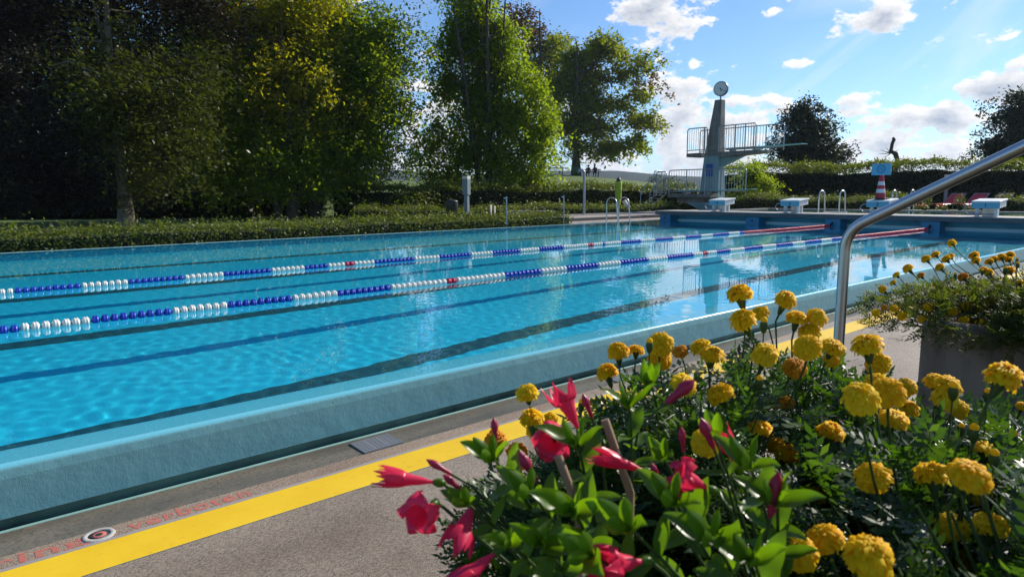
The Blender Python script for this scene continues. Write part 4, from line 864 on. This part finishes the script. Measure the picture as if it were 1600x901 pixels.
def bench(px, py, depth, lab, w_=1.9):
    c = at(px, py, depth); gz = float(ground_z(c.x, c.y)); z = gz; ang = math.atan2(_r.y, _r.x); g = root('park_bench', (c.x, c.y, z), lab, 'bench', 'park benches on the mound')
    M_ = Matrix.Rotation(ang, 3, 'Z'); wood = mat('bench_wood', (.05, .032, .022), .8)
    def T(v): return Vector((c.x, c.y, z))+M_@Vector(v)
    for nm, parts in (('seat', [((0, -.18+.13*k, .45), (w_, .10, .035)) for k in range(4)]), ('backrest', [((0, -.30, .62+.17*k), (w_, .035, .11)) for k in range(2)])):
        b = MB()
        for p, d in parts: b.box(T(p), d, rz=ang)
        b.build(nm, wood, g)
    for s_ in (-.7, .7):
        b = MB(); b.box(T((s_, -.28, .44)), (.06, .06, .88), rz=ang); b.box(T((s_, .18, .22)), (.06, .06, .44), rz=ang); b.box(T((s_, -.05, .41)), (.05, .5, .05), rz=ang); b.build('leg', DARK, g)
    return c, gz, T
bench(869, 274, 75, 'empty dark wooden bench left of the old tree on the mound', 1.7)
bc, bgz, BT = bench(925, 274, 75, 'dark wooden bench under the old tree on which two people sit', 1.9)
def seated(off, lab, shirt, lean, hair, lookx):
    p0 = BT((off, -.02, .48)); g = root('person', p0, lab, 'person', 'people sitting on the bench under the old tree')
    ang = math.atan2(_r.y, _r.x); M_ = Matrix.Rotation(ang, 3, 'Z')
    J = {'pelvis': (0, 0, .06), 'waist': (0, .02+lean*.25, .22), 'chest': (0, .03+lean*.8, .42), 'neck': (0, .05+lean*1.1, .57), 'head': (lookx*.03, .08+lean*1.2, .68), 'crown': (lookx*.04, .08+lean*1.2, .80)}
    E_ = [('pelvis', 'waist'), ('waist', 'chest'), ('chest', 'neck'), ('neck', 'head'), ('head', 'crown')]; rad = {'pelvis': .15, 'waist': .13, 'chest': .155, 'neck': .055, 'head': .095, 'crown': .07}
    for s_, n_ in ((-1, 'l'), (1, 'r')):
        J.update({'sh'+n_: (s_*.19, .02+lean, .50), 'el'+n_: (s_*.25, .12+lean*.8, .24), 'wr'+n_: (s_*.10, .36, .16), 'hd'+n_: (s_*.06, .42, .15),
                  'hip'+n_: (s_*.10, .02, .05), 'kn'+n_: (s_*.12, .46, .05), 'an'+n_: (s_*.12, .50, -.38), 'to'+n_: (s_*.13, .66, -.42)})
        E_ += [('chest', 'sh'+n_), ('sh'+n_, 'el'+n_), ('el'+n_, 'wr'+n_), ('wr'+n_, 'hd'+n_), ('pelvis', 'hip'+n_), ('hip'+n_, 'kn'+n_), ('kn'+n_, 'an'+n_), ('an'+n_, 'to'+n_)]
        rad.update({'sh'+n_: .065, 'el'+n_: .05, 'wr'+n_: .035, 'hd'+n_: .04, 'hip'+n_: .10, 'kn'+n_: .07, 'an'+n_: .045, 'to'+n_: .04})
    ks = list(J); me = bpy.data.meshes.new('body'); me.from_pydata([M_@Vector(J[k]) for k in ks], [(ks.index(a), ks.index(b)) for a, b in E_], [])
    o = bpy.data.objects.new('body', me); COL.objects.link(o); o.parent = g; o.modifiers.new('skin', 'SKIN'); me.skin_vertices[0].data[0].use_root = True
    for i, k in enumerate(ks): me.skin_vertices[0].data[i].radius = (rad[k], rad[k])
    o.modifiers.new('sub', 'SUBSURF').render_levels = 1; me.materials.append(shirt)
    b = MB(); h = p0+M_@Vector(J['crown']); b.lathe([(.11, -.12), (.115, -.02), (.09, .06), (.001, .09)], h, 12); b.build('hair', hair, g)
seated(-.42, 'person in dark red top sitting left on the bench under the old tree', mat('dark_red_cloth', (.16, .03, .03), .8), .05, DARK, 1)
seated(.35, 'person in darker clothes leaning forward, sitting right on the bench under the old tree', mat('dark_cloth', (.07, .025, .03), .8), .14, DARK, -1)
c = at(899, 275, 74.5); gz = float(ground_z(c.x, c.y)); g = root('waste_barrel', (c.x, c.y, gz), 'green waste barrel standing against the trunk of the old tree', 'bin')
MB().lathe([(.001, 0), (.30, 0), (.34, .5), (.30, 1.0), (.27, 1.02), (.001, .98)], (c.x, c.y, gz), 16).build('body', mat('barrel_green', (.03, .10, .02), .6), g)
# whitish trunk guards at the foot of the bright tree
for k, (px, yt, wd) in enumerate(((767, 320, .16), (773, 322, .12))):
    c = at(px, 330, 27.5); g = MB(); g.box((c.x, c.y, .2), (wd, .03, zat(c, yt)*2-.4), rz=R(30)); o = g.build('trunk_guard', mat('guard_white', (.45, .44, .40), .7), None); tag(o, 'pale '+('wide' if k == 0 else 'narrow')+' guard board at the foot of the bright green tree', 'board', 'pale boards at the foot of the bright tree')

# ---------------------------------------------------------------- planters
PZ1, PZ2 = .36, .535
def planter(x0, x1, y0, y1, zt, lab, m, t=.08):
    g = root('concrete_planter', ((x0+x1)/2, (y0+y1)/2, -.25), lab, 'planter', 'concrete planters on the pool deck')
    b = MB(); b.bb((x0, y0, -.25), (x0+t, y1, zt)); b.bb((x1-t, y0, -.25), (x1, y1, zt)); b.bb((x0+t+.001, y0, -.25), (x1-t-.001, y0+t, zt)); b.bb((x0+t+.001, y1-t, -.25), (x1-t-.001, y1, zt)); b.build('box', m, g, .012)
    MB().bb((x0+t+.002, y0+t+.002, -.2), (x1-t-.002, y1-t-.002, zt-.05)).build('soil', SOIL, g)
planter(.60, 1.72, -.75, .80, PZ1, 'large concrete planter in front, hidden under marigolds and pink trumpet flowers', CONC_D)
pc = on(1440, 500, z=PZ2)
planter(pc.x, pc.x+1.1, pc.y-1.5, pc.y, PZ2, 'dark weathered concrete planter at the right behind the handrail', CONC_D, .07)

# ---------------------------------------------------------------- marigolds
m_yel = leaf_mat('marigold_yellow', (.95, .58, .004), (.97, .66, .008), None, .40, .6, (1.0, 1.0, .6), .15)
m_org = leaf_mat('marigold_orange', (.72, .28, .004), (.82, .38, .006), None, .35, .6, (1.1, 1.0, .6), .2)
m_stem = leaf_mat('marigold_stem', (.05, .09, .02), (.06, .10, .025), None, .2, .5)
m_fol = leaf_mat('marigold_leaf', (.022, .052, .012), (.042, .09, .018), (.08, .14, .03), .42, .42, (2.0, 2.1, .4), .55)
m_fol2 = leaf_mat('dry_marigold_leaf', (.045, .075, .018), (.085, .11, .028), (.17, .14, .06), .42, .6, (2.0, 1.9, .5), .2)
def head_mesh(seed, m, flat=False):
    """ruffled double flower, radius 1, facing +Z"""
    rd = random.Random(seed); b = MB(); rings = [(14, 1.0, -14), (13, .97, 0), (12, .90, 14), (12, .80, 28), (10, .66, 44), (9, .50, 58), (7, .34, 70), (5, .2, 80)]
    if flat: rings = [(9, 1.0, 4), (8, .85, 16), (6, .5, 40), (4, .25, 70)]
    for ri, (n, rl, el) in enumerate(rings):
        for k in range(n):
            a = 2*math.pi*(k+rd.uniform(-.3, .3))/n+ri*.4; L_ = rl*rd.uniform(.84, 1.08); e = R(el+rd.uniform(-9, 9)); wd = L_*math.sin(math.pi/n)*1.5+.10
            ph = rd.uniform(0, 6); v = []; U, W_ = 4, 4
            for i in range(U+1):
                t = i/U; el_t = e*(1-.15*t)-R(26)*t*t; rr_ = .10+t*L_*.9
                x = rr_*math.cos(el_t); z = rr_*math.sin(el_t)*.82+.06*ri
                for j in range(W_+1):
                    s_ = (j/W_-.5)*2; ww = wd*(.25+.75*t**.6)*(1 if t < .95 else .92); ruf = .055*t*math.sin(s_*5+ph)+.045*t*t*math.sin(s_*9+ph*2)
                    edge = -.06*abs(s_)**2*t-(.05*rd.random() if i == U else 0)
                    lx = x+edge; y = s_*ww*.5; v.append((lx*math.cos(a)-y*math.sin(a), lx*math.sin(a)+y*math.cos(a), z+ruf-.08*s_*s_*t))
            b.add(v, [(i*(W_+1)+j, i*(W_+1)+j+1, (i+1)*(W_+1)+j+1, (i+1)*(W_+1)+j) for i in range(U) for j in range(W_)], 0, True)
    b.lathe([(.10, -1.25), (.16, -1.15), (.30, -.55), (.34, -.18), (.42, .02), (.2, .12)], (0, 0, 0), 12, 1)
    o = b.build('flower', [m, m_stem]); d = o.data; bpy.data.objects.remove(o); return d
m_lem = leaf_mat('marigold_lemon', (.96, .64, .006), (.98, .72, .02), None, .40, .6, (1.0, 1.0, .6), .15); m_gol = leaf_mat('marigold_gold', (.94, .54, .003), (.96, .62, .006), None, .40, .6, (1.0, 1.0, .6), .15)
HEADS = [head_mesh(s_, m_) for s_, m_ in ((1, m_yel), (2, m_lem), (3, m_gol), (4, m_yel), (9, m_lem), (10, m_yel))]; HEADS_O = [head_mesh(s, m_org) for s in (5, 6)]; HEAD_F = [head_mesh(s, m_yel, True) for s in (7, 8)]
def pinnate(P, D, U_, size, rg, nl=5):
    """P (n,3) bases, D directions, U_ up-normals: feathery leaves -> quads (n*(2nl+1),4,3)"""
    n = len(P); D = D/np.linalg.norm(D, axis=1)[:, None]; Sd = np.cross(D, U_); Sd /= np.linalg.norm(Sd, axis=1)[:, None]; N_ = np.cross(Sd, D); out = []
    sz = (size*rg.uniform(.65, 1.25, n))[:, None]
    for k in range(nl):
        t = (k+.6)/nl; c = P+D*sz*t-N_*sz*.28*t*t; ll = sz*.42*math.sin(math.pi*(.18+.74*t)); w_ = sz*.075
        for s_ in (-1, 1):
            dd = Sd*s_*.86+D*.5+N_*rg.uniform(-.25, .25, (n, 1)); tt = np.cross(dd, N_); tt /= np.linalg.norm(tt, axis=1)[:, None]
            out.append(np.stack([c, c+dd*ll*.5+tt*w_, c+dd*ll, c+dd*ll*.5-tt*w_], 1))
    e = P+D*sz-N_*sz*.28; out.append(np.stack([e-D*sz*.08, e+D*sz*.12+Sd*sz*.07, e+D*sz*.34, e+D*sz*.12-Sd*sz*.07], 1))
    out.append(np.stack([P, P+D*sz*.5+Sd*sz*.012-N_*sz*.07, e, P+D*sz*.5-Sd*sz*.012-N_*sz*.07], 1))
    return np.concatenate(out)
def marigold_plant(bx, by, bz, rad, hgt, nleaf, heads, lab, seed, fmat, group, lsize=.055, hname='marigold_plant'):
    rg = np.random.default_rng(seed); rd = random.Random(seed); g = root(hname, (bx, by, bz), lab, 'marigold', group)
    # leaves: on a loose dome, leaning outwards
    a = rg.uniform(0, 2*math.pi, nleaf); rr_ = np.sqrt(rg.uniform(0, 1, nleaf)); hh = hgt*(1-.45*rr_**2.2)*rg.uniform(.25, 1.05, nleaf)
    P = np.stack([bx+rr_*rad*np.cos(a), by+rr_*rad*np.sin(a), bz+hh], 1)+rg.normal(0, .012, (nleaf, 3))
    D = np.stack([np.cos(a)*(.3+rr_), np.sin(a)*(.3+rr_), rg.uniform(-.15, .9, nleaf)], 1)+rg.normal(0, .45, (nleaf, 3)); U_ = np.array([0, 0, 1.])+rg.normal(0, .45, (nleaf, 3))
    # leave the flower heads open to the light: no leaf lies on them
    Dn = D/np.linalg.norm(D, axis=1)[:, None]; keep = np.ones(nleaf, bool); cpos = np.array([0, 0, CH])
    for (p, r_) in HEAD_SPHERES:
        hp = np.array(p); vd = hp-cpos; L_ = np.linalg.norm(vd); vd /= L_
        for f_ in (.1, .6, 1.1):
            Q = P+Dn*lsize*f_-cpos; along = Q@vd; perp = np.linalg.norm(Q-along[:, None]*vd, axis=1); keep &= ~((along < L_+.01) & (perp < (r_*.95+.004)*along/L_))
    P = P[keep]; D = D[keep]; U_ = U_[keep]
    quads_object('foliage', pinnate(P, D, U_, lsize, rg), fmat, g)
    st = MB()
    for k in range(13):
        a_ = rd.uniform(0, 6.28); r_ = rad*rd.uniform(.2, .85); h = hgt*rd.uniform(.6, .98); st.tube([(bx+.02*math.cos(a_), by+.02*math.sin(a_), bz-.01), (bx+r_*.45*math.cos(a_), by+r_*.45*math.sin(a_), bz+h*.5), (bx+r_*math.cos(a_), by+r_*math.sin(a_), bz+h)], [.0045, .0035, .0018], 5, caps=False)
    for (p, r_, kind, ax) in heads:
        pool_ = {'y': HEADS, 'o': HEADS_O, 'f': HEAD_F}[kind]; o = bpy.data.objects.new('flower', pool_[rd.randrange(len(pool_))]); COL.objects.link(o); o.parent = g
        o.location = Vector(p)-g.location; o.scale = (r_*rd.uniform(.96, 1.08), r_*rd.uniform(.94, 1.06), r_*rd.uniform(.8, 1.12)); Q = Vector(ax).to_track_quat('Z', 'Y'); o.rotation_mode = 'QUATERNION'
        from mathutils import Quaternion
        o.rotation_quaternion = Q@Quaternion((0, 0, 1), rd.uniform(0, 6.28))
        n_ = Vector(ax).normalized(); c0 = Vector(p)-n_*r_*1.2; tgt = Vector((bx+(p[0]-bx)*.45, by+(p[1]-by)*.45, bz+min((p[2]-bz)*.45, hgt*.6)))
        mid = c0-n_*.035+(tgt-c0)*.25; st.tube([c0, c0-n_*.02, mid, tgt], [.0022, .0019, .0018, .0024], 6, caps=False)
    for k in range(3):
        a_ = rd.uniform(0, 6.28); r_ = rad*rd.uniform(.1, .7); p = Vector((bx+r_*math.cos(a_), by+r_*math.sin(a_), bz+hgt*rd.uniform(1.0, 1.22))); sc = rd.uniform(.006, .010)
        bm_ = MB(); bm_.lathe([(.0015, 0), (sc*.55, sc*.5), (sc*.8, sc*1.6), (sc*.6, sc*2.4)], p, 8); bm_.lathe([(sc*.62, sc*2.3), (sc*.66, sc*2.8), (sc*.3, sc*3.2), (.0003, sc*3.3)], p, 8, 1); bm_.build('bud', [m_stem, m_yel], g)
        st.tube([p, p-Vector((0, 0, .04)), Vector((bx+(p.x-bx)*.4, by+(p.y-by)*.4, bz+hgt*.4))], [.0013, .0014, .002], 5, caps=False)
    st.build('stem', m_stem, g)
# heads of the near planter: photo x, y, apparent diameter, kind
near = [(1155, 458, 42), (1228, 467, 38), (1160, 498, 44), (1187, 488, 32), (1245, 496, 34), (1275, 494, 36), (1265, 517, 36), (966, 547, 38), (994, 546, 28), (948, 580, 36), (1033, 535, 44), (1032, 558, 42), (1062, 548, 28, 'o'), (1094, 540, 36), (1112, 552, 44),
        (1196, 552, 46), (1262, 541, 48), (1302, 541, 40), (1243, 573, 42, 'o'), (1069, 598, 48), (1124, 613, 46), (1225, 628, 32, 'o'), (1355, 537, 52), (1372, 565, 40), (1368, 595, 44), (1344, 620, 62), (1388, 610, 56), (1418, 603, 34), (1396, 653, 48), (1298, 672, 44),
        (1460, 594, 34), (1483, 600, 44), (1478, 618, 44), (1497, 636, 38), (1570, 586, 56), (1598, 634, 20), (1538, 698, 44, 'f'), (1362, 742, 58), (1455, 738, 58), (1516, 740, 72), (1530, 768, 46), (1488, 820, 54), (1546, 817, 60), (1358, 866, 78), (1365, 900, 56), (1506, 873, 48, 'f'), (1348, 825, 38, 'f'),
        (1288, 838, 64), (1245, 860, 66), (1103, 688, 54), (1188, 668, 44), (1214, 694, 36), (1230, 706, 40), (1277, 772, 42), (823, 612, 40), (830, 652, 44), (836, 668, 38), (858, 655, 28), (776, 686, 40, 'o'), (768, 692, 36), (806, 704, 38, 'o'), (812, 720, 34), (1420, 636, 34), (1300, 560, 30), (1452, 560, 1)]
near = [h for h in near if h[2] > 5]
hd = []
for h in near:
    dep = FPX*.051/h[2]*(1.0 if h[1] < 700 else 1.0); dep = min(max(dep, .62), 1.42); p = at(h[0], h[1], dep)
    p.x = min(max(p.x, .42), 1.78)
    hd.append((p, h[2]*dep/FPX/2*1.08, h[3] if len(h) > 3 else 'y', Vector((rng.uniform(-.5, .5)-.12, rng.uniform(-.5, .5)-.05, 1))))
HEAD_SPHERES = [(h[0], h[1]) for h in hd]
bases = [(1.02, .66, 'marigold plant behind the pink trumpet flowers, nearest the pool drain'), (1.42, .66, 'marigold plant at the far corner of the front planter with the tallest yellow heads'), (1.30, .36, 'marigold plant just left of the foot of the handrail'), (1.05, .30, 'marigold plant right of the bright green trumpet flower leaves'),
         (.84, .72, 'marigold plant at the left rim with yellow heads over the yellow line'), (1.52, .30, 'marigold plant behind the front rows, beside the dark planter'), (1.28, .02, 'marigold plant at the right with the paired large heads'), (.92, .10, 'marigold plant in the right foreground with the largest round heads'), (1.50, -.12, 'marigold plant at the right edge with the highest single head'), (1.02, -.20, 'marigold plant in the lower right corner'), (.74, -.10, 'marigold plant nearest the camera at the bottom right')]
asg = {i: [] for i in range(len(bases))}
for h in hd:
    i = min(range(len(bases)), key=lambda i: (bases[i][0]-h[0].x)**2+(bases[i][1]-h[0].y)**2); asg[i].append(h)
for i, (bx, by, lab) in enumerate(bases):
    zt_ = [h[0].z for h in asg[i]]; top_ = (sum(zt_)/len(zt_) if zt_ else .62)-PZ1; marigold_plant(bx, by, PZ1-.05, .25, max(.24, min(top_+.04, .44)), 1500, asg[i], lab, 100+i, m_fol, 'marigolds in the front planter')
# far planter
far = [(1487, 379, 14), (1446, 404, 17), (1461, 397, 15), (1478, 404, 16), (1484, 400, 14), (1418, 419, 18), (1468, 417, 15), (1521, 398, 17), (1524, 406, 14), (1400, 429, 14), (1395, 441, 12), (1379, 452, 15), (1438, 430, 14, 'o'), (1504, 432, 18, 'o'), (1378, 451, 14), (1368, 488, 14), (1381, 480, 12, 'o'), (1396, 481, 15), (1409, 493, 17), (1441, 497, 15), (1450, 479, 18), (1489, 487, 17), (1510, 478, 17), (1506, 500, 17), (1531, 505, 17), (1537, 482, 16), (1550, 470, 17), (1545, 408, 15), (1553, 404, 14), (1564, 401, 15), (1578, 397, 15), (1576, 405, 13), (1577, 422, 18), (1592, 441, 14), (1536, 421, 14), (1545, 425, 14)]
fb = [(pc.x+.14, pc.y-.10, 'marigold plant drooping over the left corner of the dark planter'), (pc.x+.22, pc.y-.26, 'marigold plant in the dark planter with the highest single flower'), (pc.x+.12, pc.y-.52, 'marigold plant in the middle front of the dark planter'), (pc.x+.55, pc.y-.30, 'marigold plant at the back of the dark planter nearest the pool'), (pc.x+.45, pc.y-.72, 'marigold plant at the right end of the dark planter with green undergrowth'), (pc.x+.15, pc.y-.88, 'low marigold plant at the front right of the dark planter')]
asg = {i: [] for i in range(len(fb))}
for h in far:
    t = (h[1]-380)/125.; dep = 2.95-.42*t; p = at(h[0], h[1], dep)
    i = min(range(len(fb)), key=lambda i: (fb[i][0]-p.x)**2+(fb[i][1]-p.y)**2); out = (p-Vector((pc.x+.35, pc.y-.4, p.z-.25))); out.normalize()
    ax = Vector((out.x*.8, out.y*.8, .75)) if h[1] < 460 else Vector((-.75, -.3+out.y*.5, .45)); asg[i].append((p, h[2]*dep/FPX/2*1.05, h[3] if len(h) > 3 else 'y', ax))
HEAD_SPHERES = [(h[0], h[1]) for l_ in asg.values() for h in l_]
for i, (bx, by, lab) in enumerate(fb): marigold_plant(bx, by, PZ2-.08, .33 if i == 0 else .30, .24 if i else .22, 1700, asg[i], lab, 200+i, m_fol2 if i not in (3, 4) else H_low2, 'marigolds in the dark planter', .045)

# ---------------------------------------------------------------- pink trumpet flowers
t_leaf = leaf_mat('trumpet_leaf', (.06, .125, .015), (.10, .19, .022), None, .5, .34, (2.6, 2.5, .25), .4)
t_leaf_d = leaf_mat('dark_trumpet_leaf', (.018, .044, .010), (.03, .065, .012), None, .32, .32, (2.4, 2.4, .3), .4)
pink = leaf_mat('trumpet_pink', (.76, .022, .075), (.84, .045, .13), None, .35, .35, (1.1, 1.0, 1.0), .4)
pink_d = leaf_mat('trumpet_bud', (.36, .015, .05), (.45, .03, .08), None, .25, .35, (1.2, 1.1, 1.0), .4)
cane = mat('bamboo_cane', (.30, .19, .10), .6)
def frame(d, up=(0, 0, 1)):
    z = Vector(d).normalized(); x = z.cross(Vector(up)); x = x.normalized() if x.length > .01 else Vector((1, 0, 0)); return x, z.cross(x), z
def tleaf(b, p, d, L_, wd, nrm, curl=.25, mi=0):
    p = Vector(p); d = Vector(d).normalized(); s_ = d.cross(Vector(nrm)); s_ = s_.normalized() if s_.length > .01 else d.orthogonal(); n_ = s_.cross(d); v = []; U = 9
    for i in range(U+1):
        t = i/U; w_ = wd*math.sin(math.pi*min(1, t*.96+.02))**.75*(1-.25*t) if 0 < i < U else .0015; c = p+d*L_*t-n_*curl*L_*t*t+n_*.03*L_*math.sin(t*9)
        for q, lift in ((-1, .22), (-.5, .07), (0, 0), (.5, .07), (1, .22)): v.append(c+s_*w_*q*.5+n_*w_*lift)
    b.add(v, [(i*5+j, i*5+j+1, i*5+j+6, i*5+j+5) for i in range(U) for j in range(4)], mi, True)
def trumpet(p, d, L_, R_, parent, seed, openness=1.0):
    L_ *= .84; R_ *= .82
    """funnel flower with five pinwheel lobes; p is the throat end (open side), d points out of the flower"""
    rd = random.Random(seed); X, Y_, Z = frame(d); p = Vector(p); b = MB(); n = 20
    prof = [(-L_, .0032), (-L_*.8, .0042), (-L_*.62, .006), (-L_*.42, .012), (-L_*.2, .0155), (0, .021)]
    v = []
    for z_, r_ in prof:
        for k in range(n): a = 2*math.pi*k/n; v.append(p+Z*z_+(X*math.cos(a)+Y_*math.sin(a))*r_*(R_/.04))
    b.add(v, [(i*n+k, i*n+(k+1) % n, (i+1)*n+(k+1) % n, (i+1)*n+k) for i in range(len(prof)-1) for k in range(n)], 0, True)
    for k in range(5):
        a0 = 2*math.pi*k/5+seed; v = []; U, W_ = 9, 8
        for i in range(U+1):
            t = i/U
            for j in range(W_+1):
                s_ = j/W_-.5; r0 = .0205*(R_/.04); hw = (1.0+.28*math.sin(math.pi*t))*(1-.72*t**4); a = a0+s_*1.25*hw+.35*t; r_ = r0+(R_-r0)*t*openness*(1-.25*(s_*2)**2*t)+(.10*R_*t if s_ > .2 else 0)
                z_ = (.008*t-.018*t*t)*(1 if openness > .8 else -1.6)+.006*t*math.sin(s_*7+k)+(.004 if s_ > 0 else -.002)*t+(1-openness)*.03*t
                v.append(p+Z*z_+(X*math.cos(a)+Y_*math.sin(a))*r_)
        b.add(v, [(i*(W_+1)+j, i*(W_+1)+j+1, (i+1)*(W_+1)+j+1, (i+1)*(W_+1)+j) for i in range(U) for j in range(W_)], 0, True)
    fo = b.build('flower', [pink], parent)
    c = MB()
    q = p-Z*L_; c.lathe([(.001, -.004), (.005, 0), (.0055, .006), (.003, .012)], q, 8, axis=Z); c.build('calyx', t_leaf, fo)
    return q
def bud(p, d, L_, r_, parent, m=None):
    b = MB(); Z = Vector(d).normalized(); n = 10; b.lathe([(.002, 0), (r_*.55, L_*.15), (r_*.6, L_*.4), (r_, L_*.62), (r_*.8, L_*.8), (r_*.3, L_*.94), (.0005, L_)], p, 10, axis=Z); b.build('bud', m or pink_d, parent)
def mandevilla(lab, base, stems, flowers, buds, nfill, seed):
    rd = random.Random(seed); g = root('trumpet_flower_plant', base, lab, 'trumpet flower', 'pink trumpet flower plants'); st = MB(); lf = MB(); base = Vector(base)
    for tipx in stems:
        (x, y, dep, sc) = tipx; tip = at(x, y, dep); mid = base.lerp(tip, .5)+Vector((rd.uniform(-.03, .03), rd.uniform(-.03, .03), .03)); pts = []
        for i in range(9):
            t = i/8; pts.append((1-t)**2*base+2*t*(1-t)*mid+t*t*tip)
        st.tube(pts, [.0035-.0018*i/8 for i in range(9)], 6, caps=False)
        for i in range(3, 9):
            d = (pts[i]-pts[i-1]).normalized(); a0 = i*1.57+rd.uniform(-.3, .3)
            for s_ in (0, math.pi):
                X, Y_, Z = frame(d); out = (X*math.cos(a0+s_)+Y_*math.sin(a0+s_)); dd = out*(.95 if i < 8 else .6)+Z*(.45+.35*(i/8)); L_ = sc*(.044 if i < 7 else .048)*rd.uniform(.85, 1.15)
                tleaf(lf, pts[i], dd, L_, L_*.46, Z if i < 8 else Z, rd.uniform(.05, .35), 0 if i > 5 else (1 if rd.random() < .6 else 0))
        d = (pts[8]-pts[7]).normalized()
        for k in range(3): X, Y_, Z = frame(d); a = k*2.1; tleaf(lf, pts[8], Z+(X*math.cos(a)+Y_*math.sin(a))*.35, sc*.045, sc*.018, X, .1, 0)
    for k in range(nfill):
        a = rd.uniform(0, 6.28); r_ = .21*math.sqrt(rd.random()); h = rd.uniform(.02, .21)*(1-.4*r_/.21); p = base+Vector((r_*math.cos(a), r_*math.sin(a), h)); dd = Vector((math.cos(a)*.9+rd.uniform(-.5, .5), math.sin(a)*.9+rd.uniform(-.5, .5), rd.uniform(-.2, .7))); L_ = rd.uniform(.030, .050)
        tleaf(lf, p, dd, L_, L_*.46, (rd.uniform(-.3, .3), rd.uniform(-.3, .3), 1), rd.uniform(0, .4), 1 if rd.random() < .72 else 0)
        if k % 4 == 0: st.tube([base, base.lerp(p, .5)+Vector((0, 0, .02)), p], [.003, .0025, .0015], 5, caps=False)
    for i, (x, y, dep, dirv, L_, R_, op) in enumerate(flowers):
        p = at(x, y, dep); d = (CR*dirv[0]+CU*dirv[1]-_f*dirv[2]).normalized(); q = trumpet(p, d, L_, R_, g, seed+i*1.3, op); st.tube([q, q-d*.02-Vector((0, 0, .015)), base.lerp(q, .6)+Vector((0, 0, -.01)), base+Vector((0, 0, .08))], [.0022, .0022, .0024, .003], 6, caps=False)
    for x, y, dep, dirv, L_, r_ in buds:
        p = at(x, y, dep); d = (CR*dirv[0]+CU*dirv[1]-_f*dirv[2]).normalized(); bud(p, d, L_, r_, g); st.tube([p, p-d*.03, base.lerp(p, .6), base+Vector((0, 0, .08))], [.002, .002, .0022, .003], 6, caps=False)
    lf.build('leaves', [t_leaf, t_leaf_d], g); st.build('stem', m_stem, g)
mandevilla('pink trumpet flower plant at the left end of the front planter, star flower hanging left', (.74, .60, PZ1-.04),
           [(775, 720, .80, 1.0), (735, 790, .78, .8), (835, 775, .76, 1.1), (905, 700, .82, 1.15), (985, 640, .90, 1.1), (1010, 605, .95, .9), (850, 850, .70, 1.0), (800, 850, .72, .8), (900, 800, .72, 1.2)],
           [(652, 806, .76, (-.35, -.05, .9), .055, .031, 1), (632, 748, .80, (-1, .15, .15), .055, .020, .55), (884, 628, .92, (-.35, .75, -.25), .06, .030, .8), (862, 690, .84, (-.2, .1, .9), .045, .034, .9), (722, 828, .78, (-.3, -.6, .5), .05, .028, .8), (738, 893, .74, (-.6, -.4, .3), .05, .022, .6)],
           [(925, 652, .90, (-.35, .9, 0), .035, .0055), (838, 752, .78, (-.5, .9, .1), .042, .007), (705, 740, .80, (-.8, .5, .1), .035, .005), (720, 765, .8, (-.6, .6, .2), .03, .005), (775, 690, .82, (-.1, 1, 0), .03, .005)], 110, 301)
mandevilla('pink trumpet flower plant in the middle foreground with bright upright leaves', (.80, .36, PZ1-.04),
           [(1175, 735, .74, 1.15), (1120, 690, .80, .9), (1060, 790, .72, 1.15), (1215, 790, .70, 1.05), (990, 830, .68, 1.2), (1120, 850, .66, 1.2), (1180, 880, .64, 1.1), (1040, 720, .80, .8), (930, 870, .66, 1.1)],
           [(1062, 742, .74, (-.95, .45, .1), .055, .030, .85), (968, 722, .80, (-.95, .35, .2), .05, .018, .5), (962, 880, .66, (-.8, .1, .4), .05, .028, .8), (1140, 702, .82, (-.4, .7, .2), .04, .018, .7)],
           [(1040, 630, .86, (.75, .65, .1), .048, .009), (1115, 700, .78, (-.4, .9, .1), .04, .007), (1203, 808, .70, (.15, 1, .1), .05, .0085), (1068, 705, .80, (-.1, 1, 0), .03, .005), (1030, 760, .76, (-.3, .9, .1), .03, .005)], 130, 302)
for (xa, ya, xb, yb, dep, lab) in ((945, 655, 985, 770, .84, 'upright brown cane between the pink trumpet flowers'), (872, 712, 905, 800, .78, 'short cut cane end left of the taller cane')):
    o = MB().tube([at(xb, yb, dep)-Vector((0, 0, .12)), at(xb, yb, dep), at(xa, ya, dep)], .0052, 8).build('support_cane', cane); tag(o, lab, 'cane', 'canes in the front planter')

# ---------------------------------------------------------------- air
HZ = MB(); HZ.bb((-3600, -250, -40), (3700, 3700, 90)); hz_m = bpy.data.materials.new('air'); hz_m.use_nodes = True; nt = hz_m.node_tree; nt.nodes.clear()
vo = nt.nodes.new('ShaderNodeVolumePrincipled'); vo.inputs['Color'].default_value = (.75, .86, 1, 1); vo.inputs['Density'].default_value = .00018; vo.inputs['Anisotropy'].default_value = .3
ou = nt.nodes.new('ShaderNodeOutputMaterial'); nt.links.new(vo.outputs[0], ou.inputs['Volume']); ho = HZ.build('haze', hz_m); tag(ho, kind='stuff')
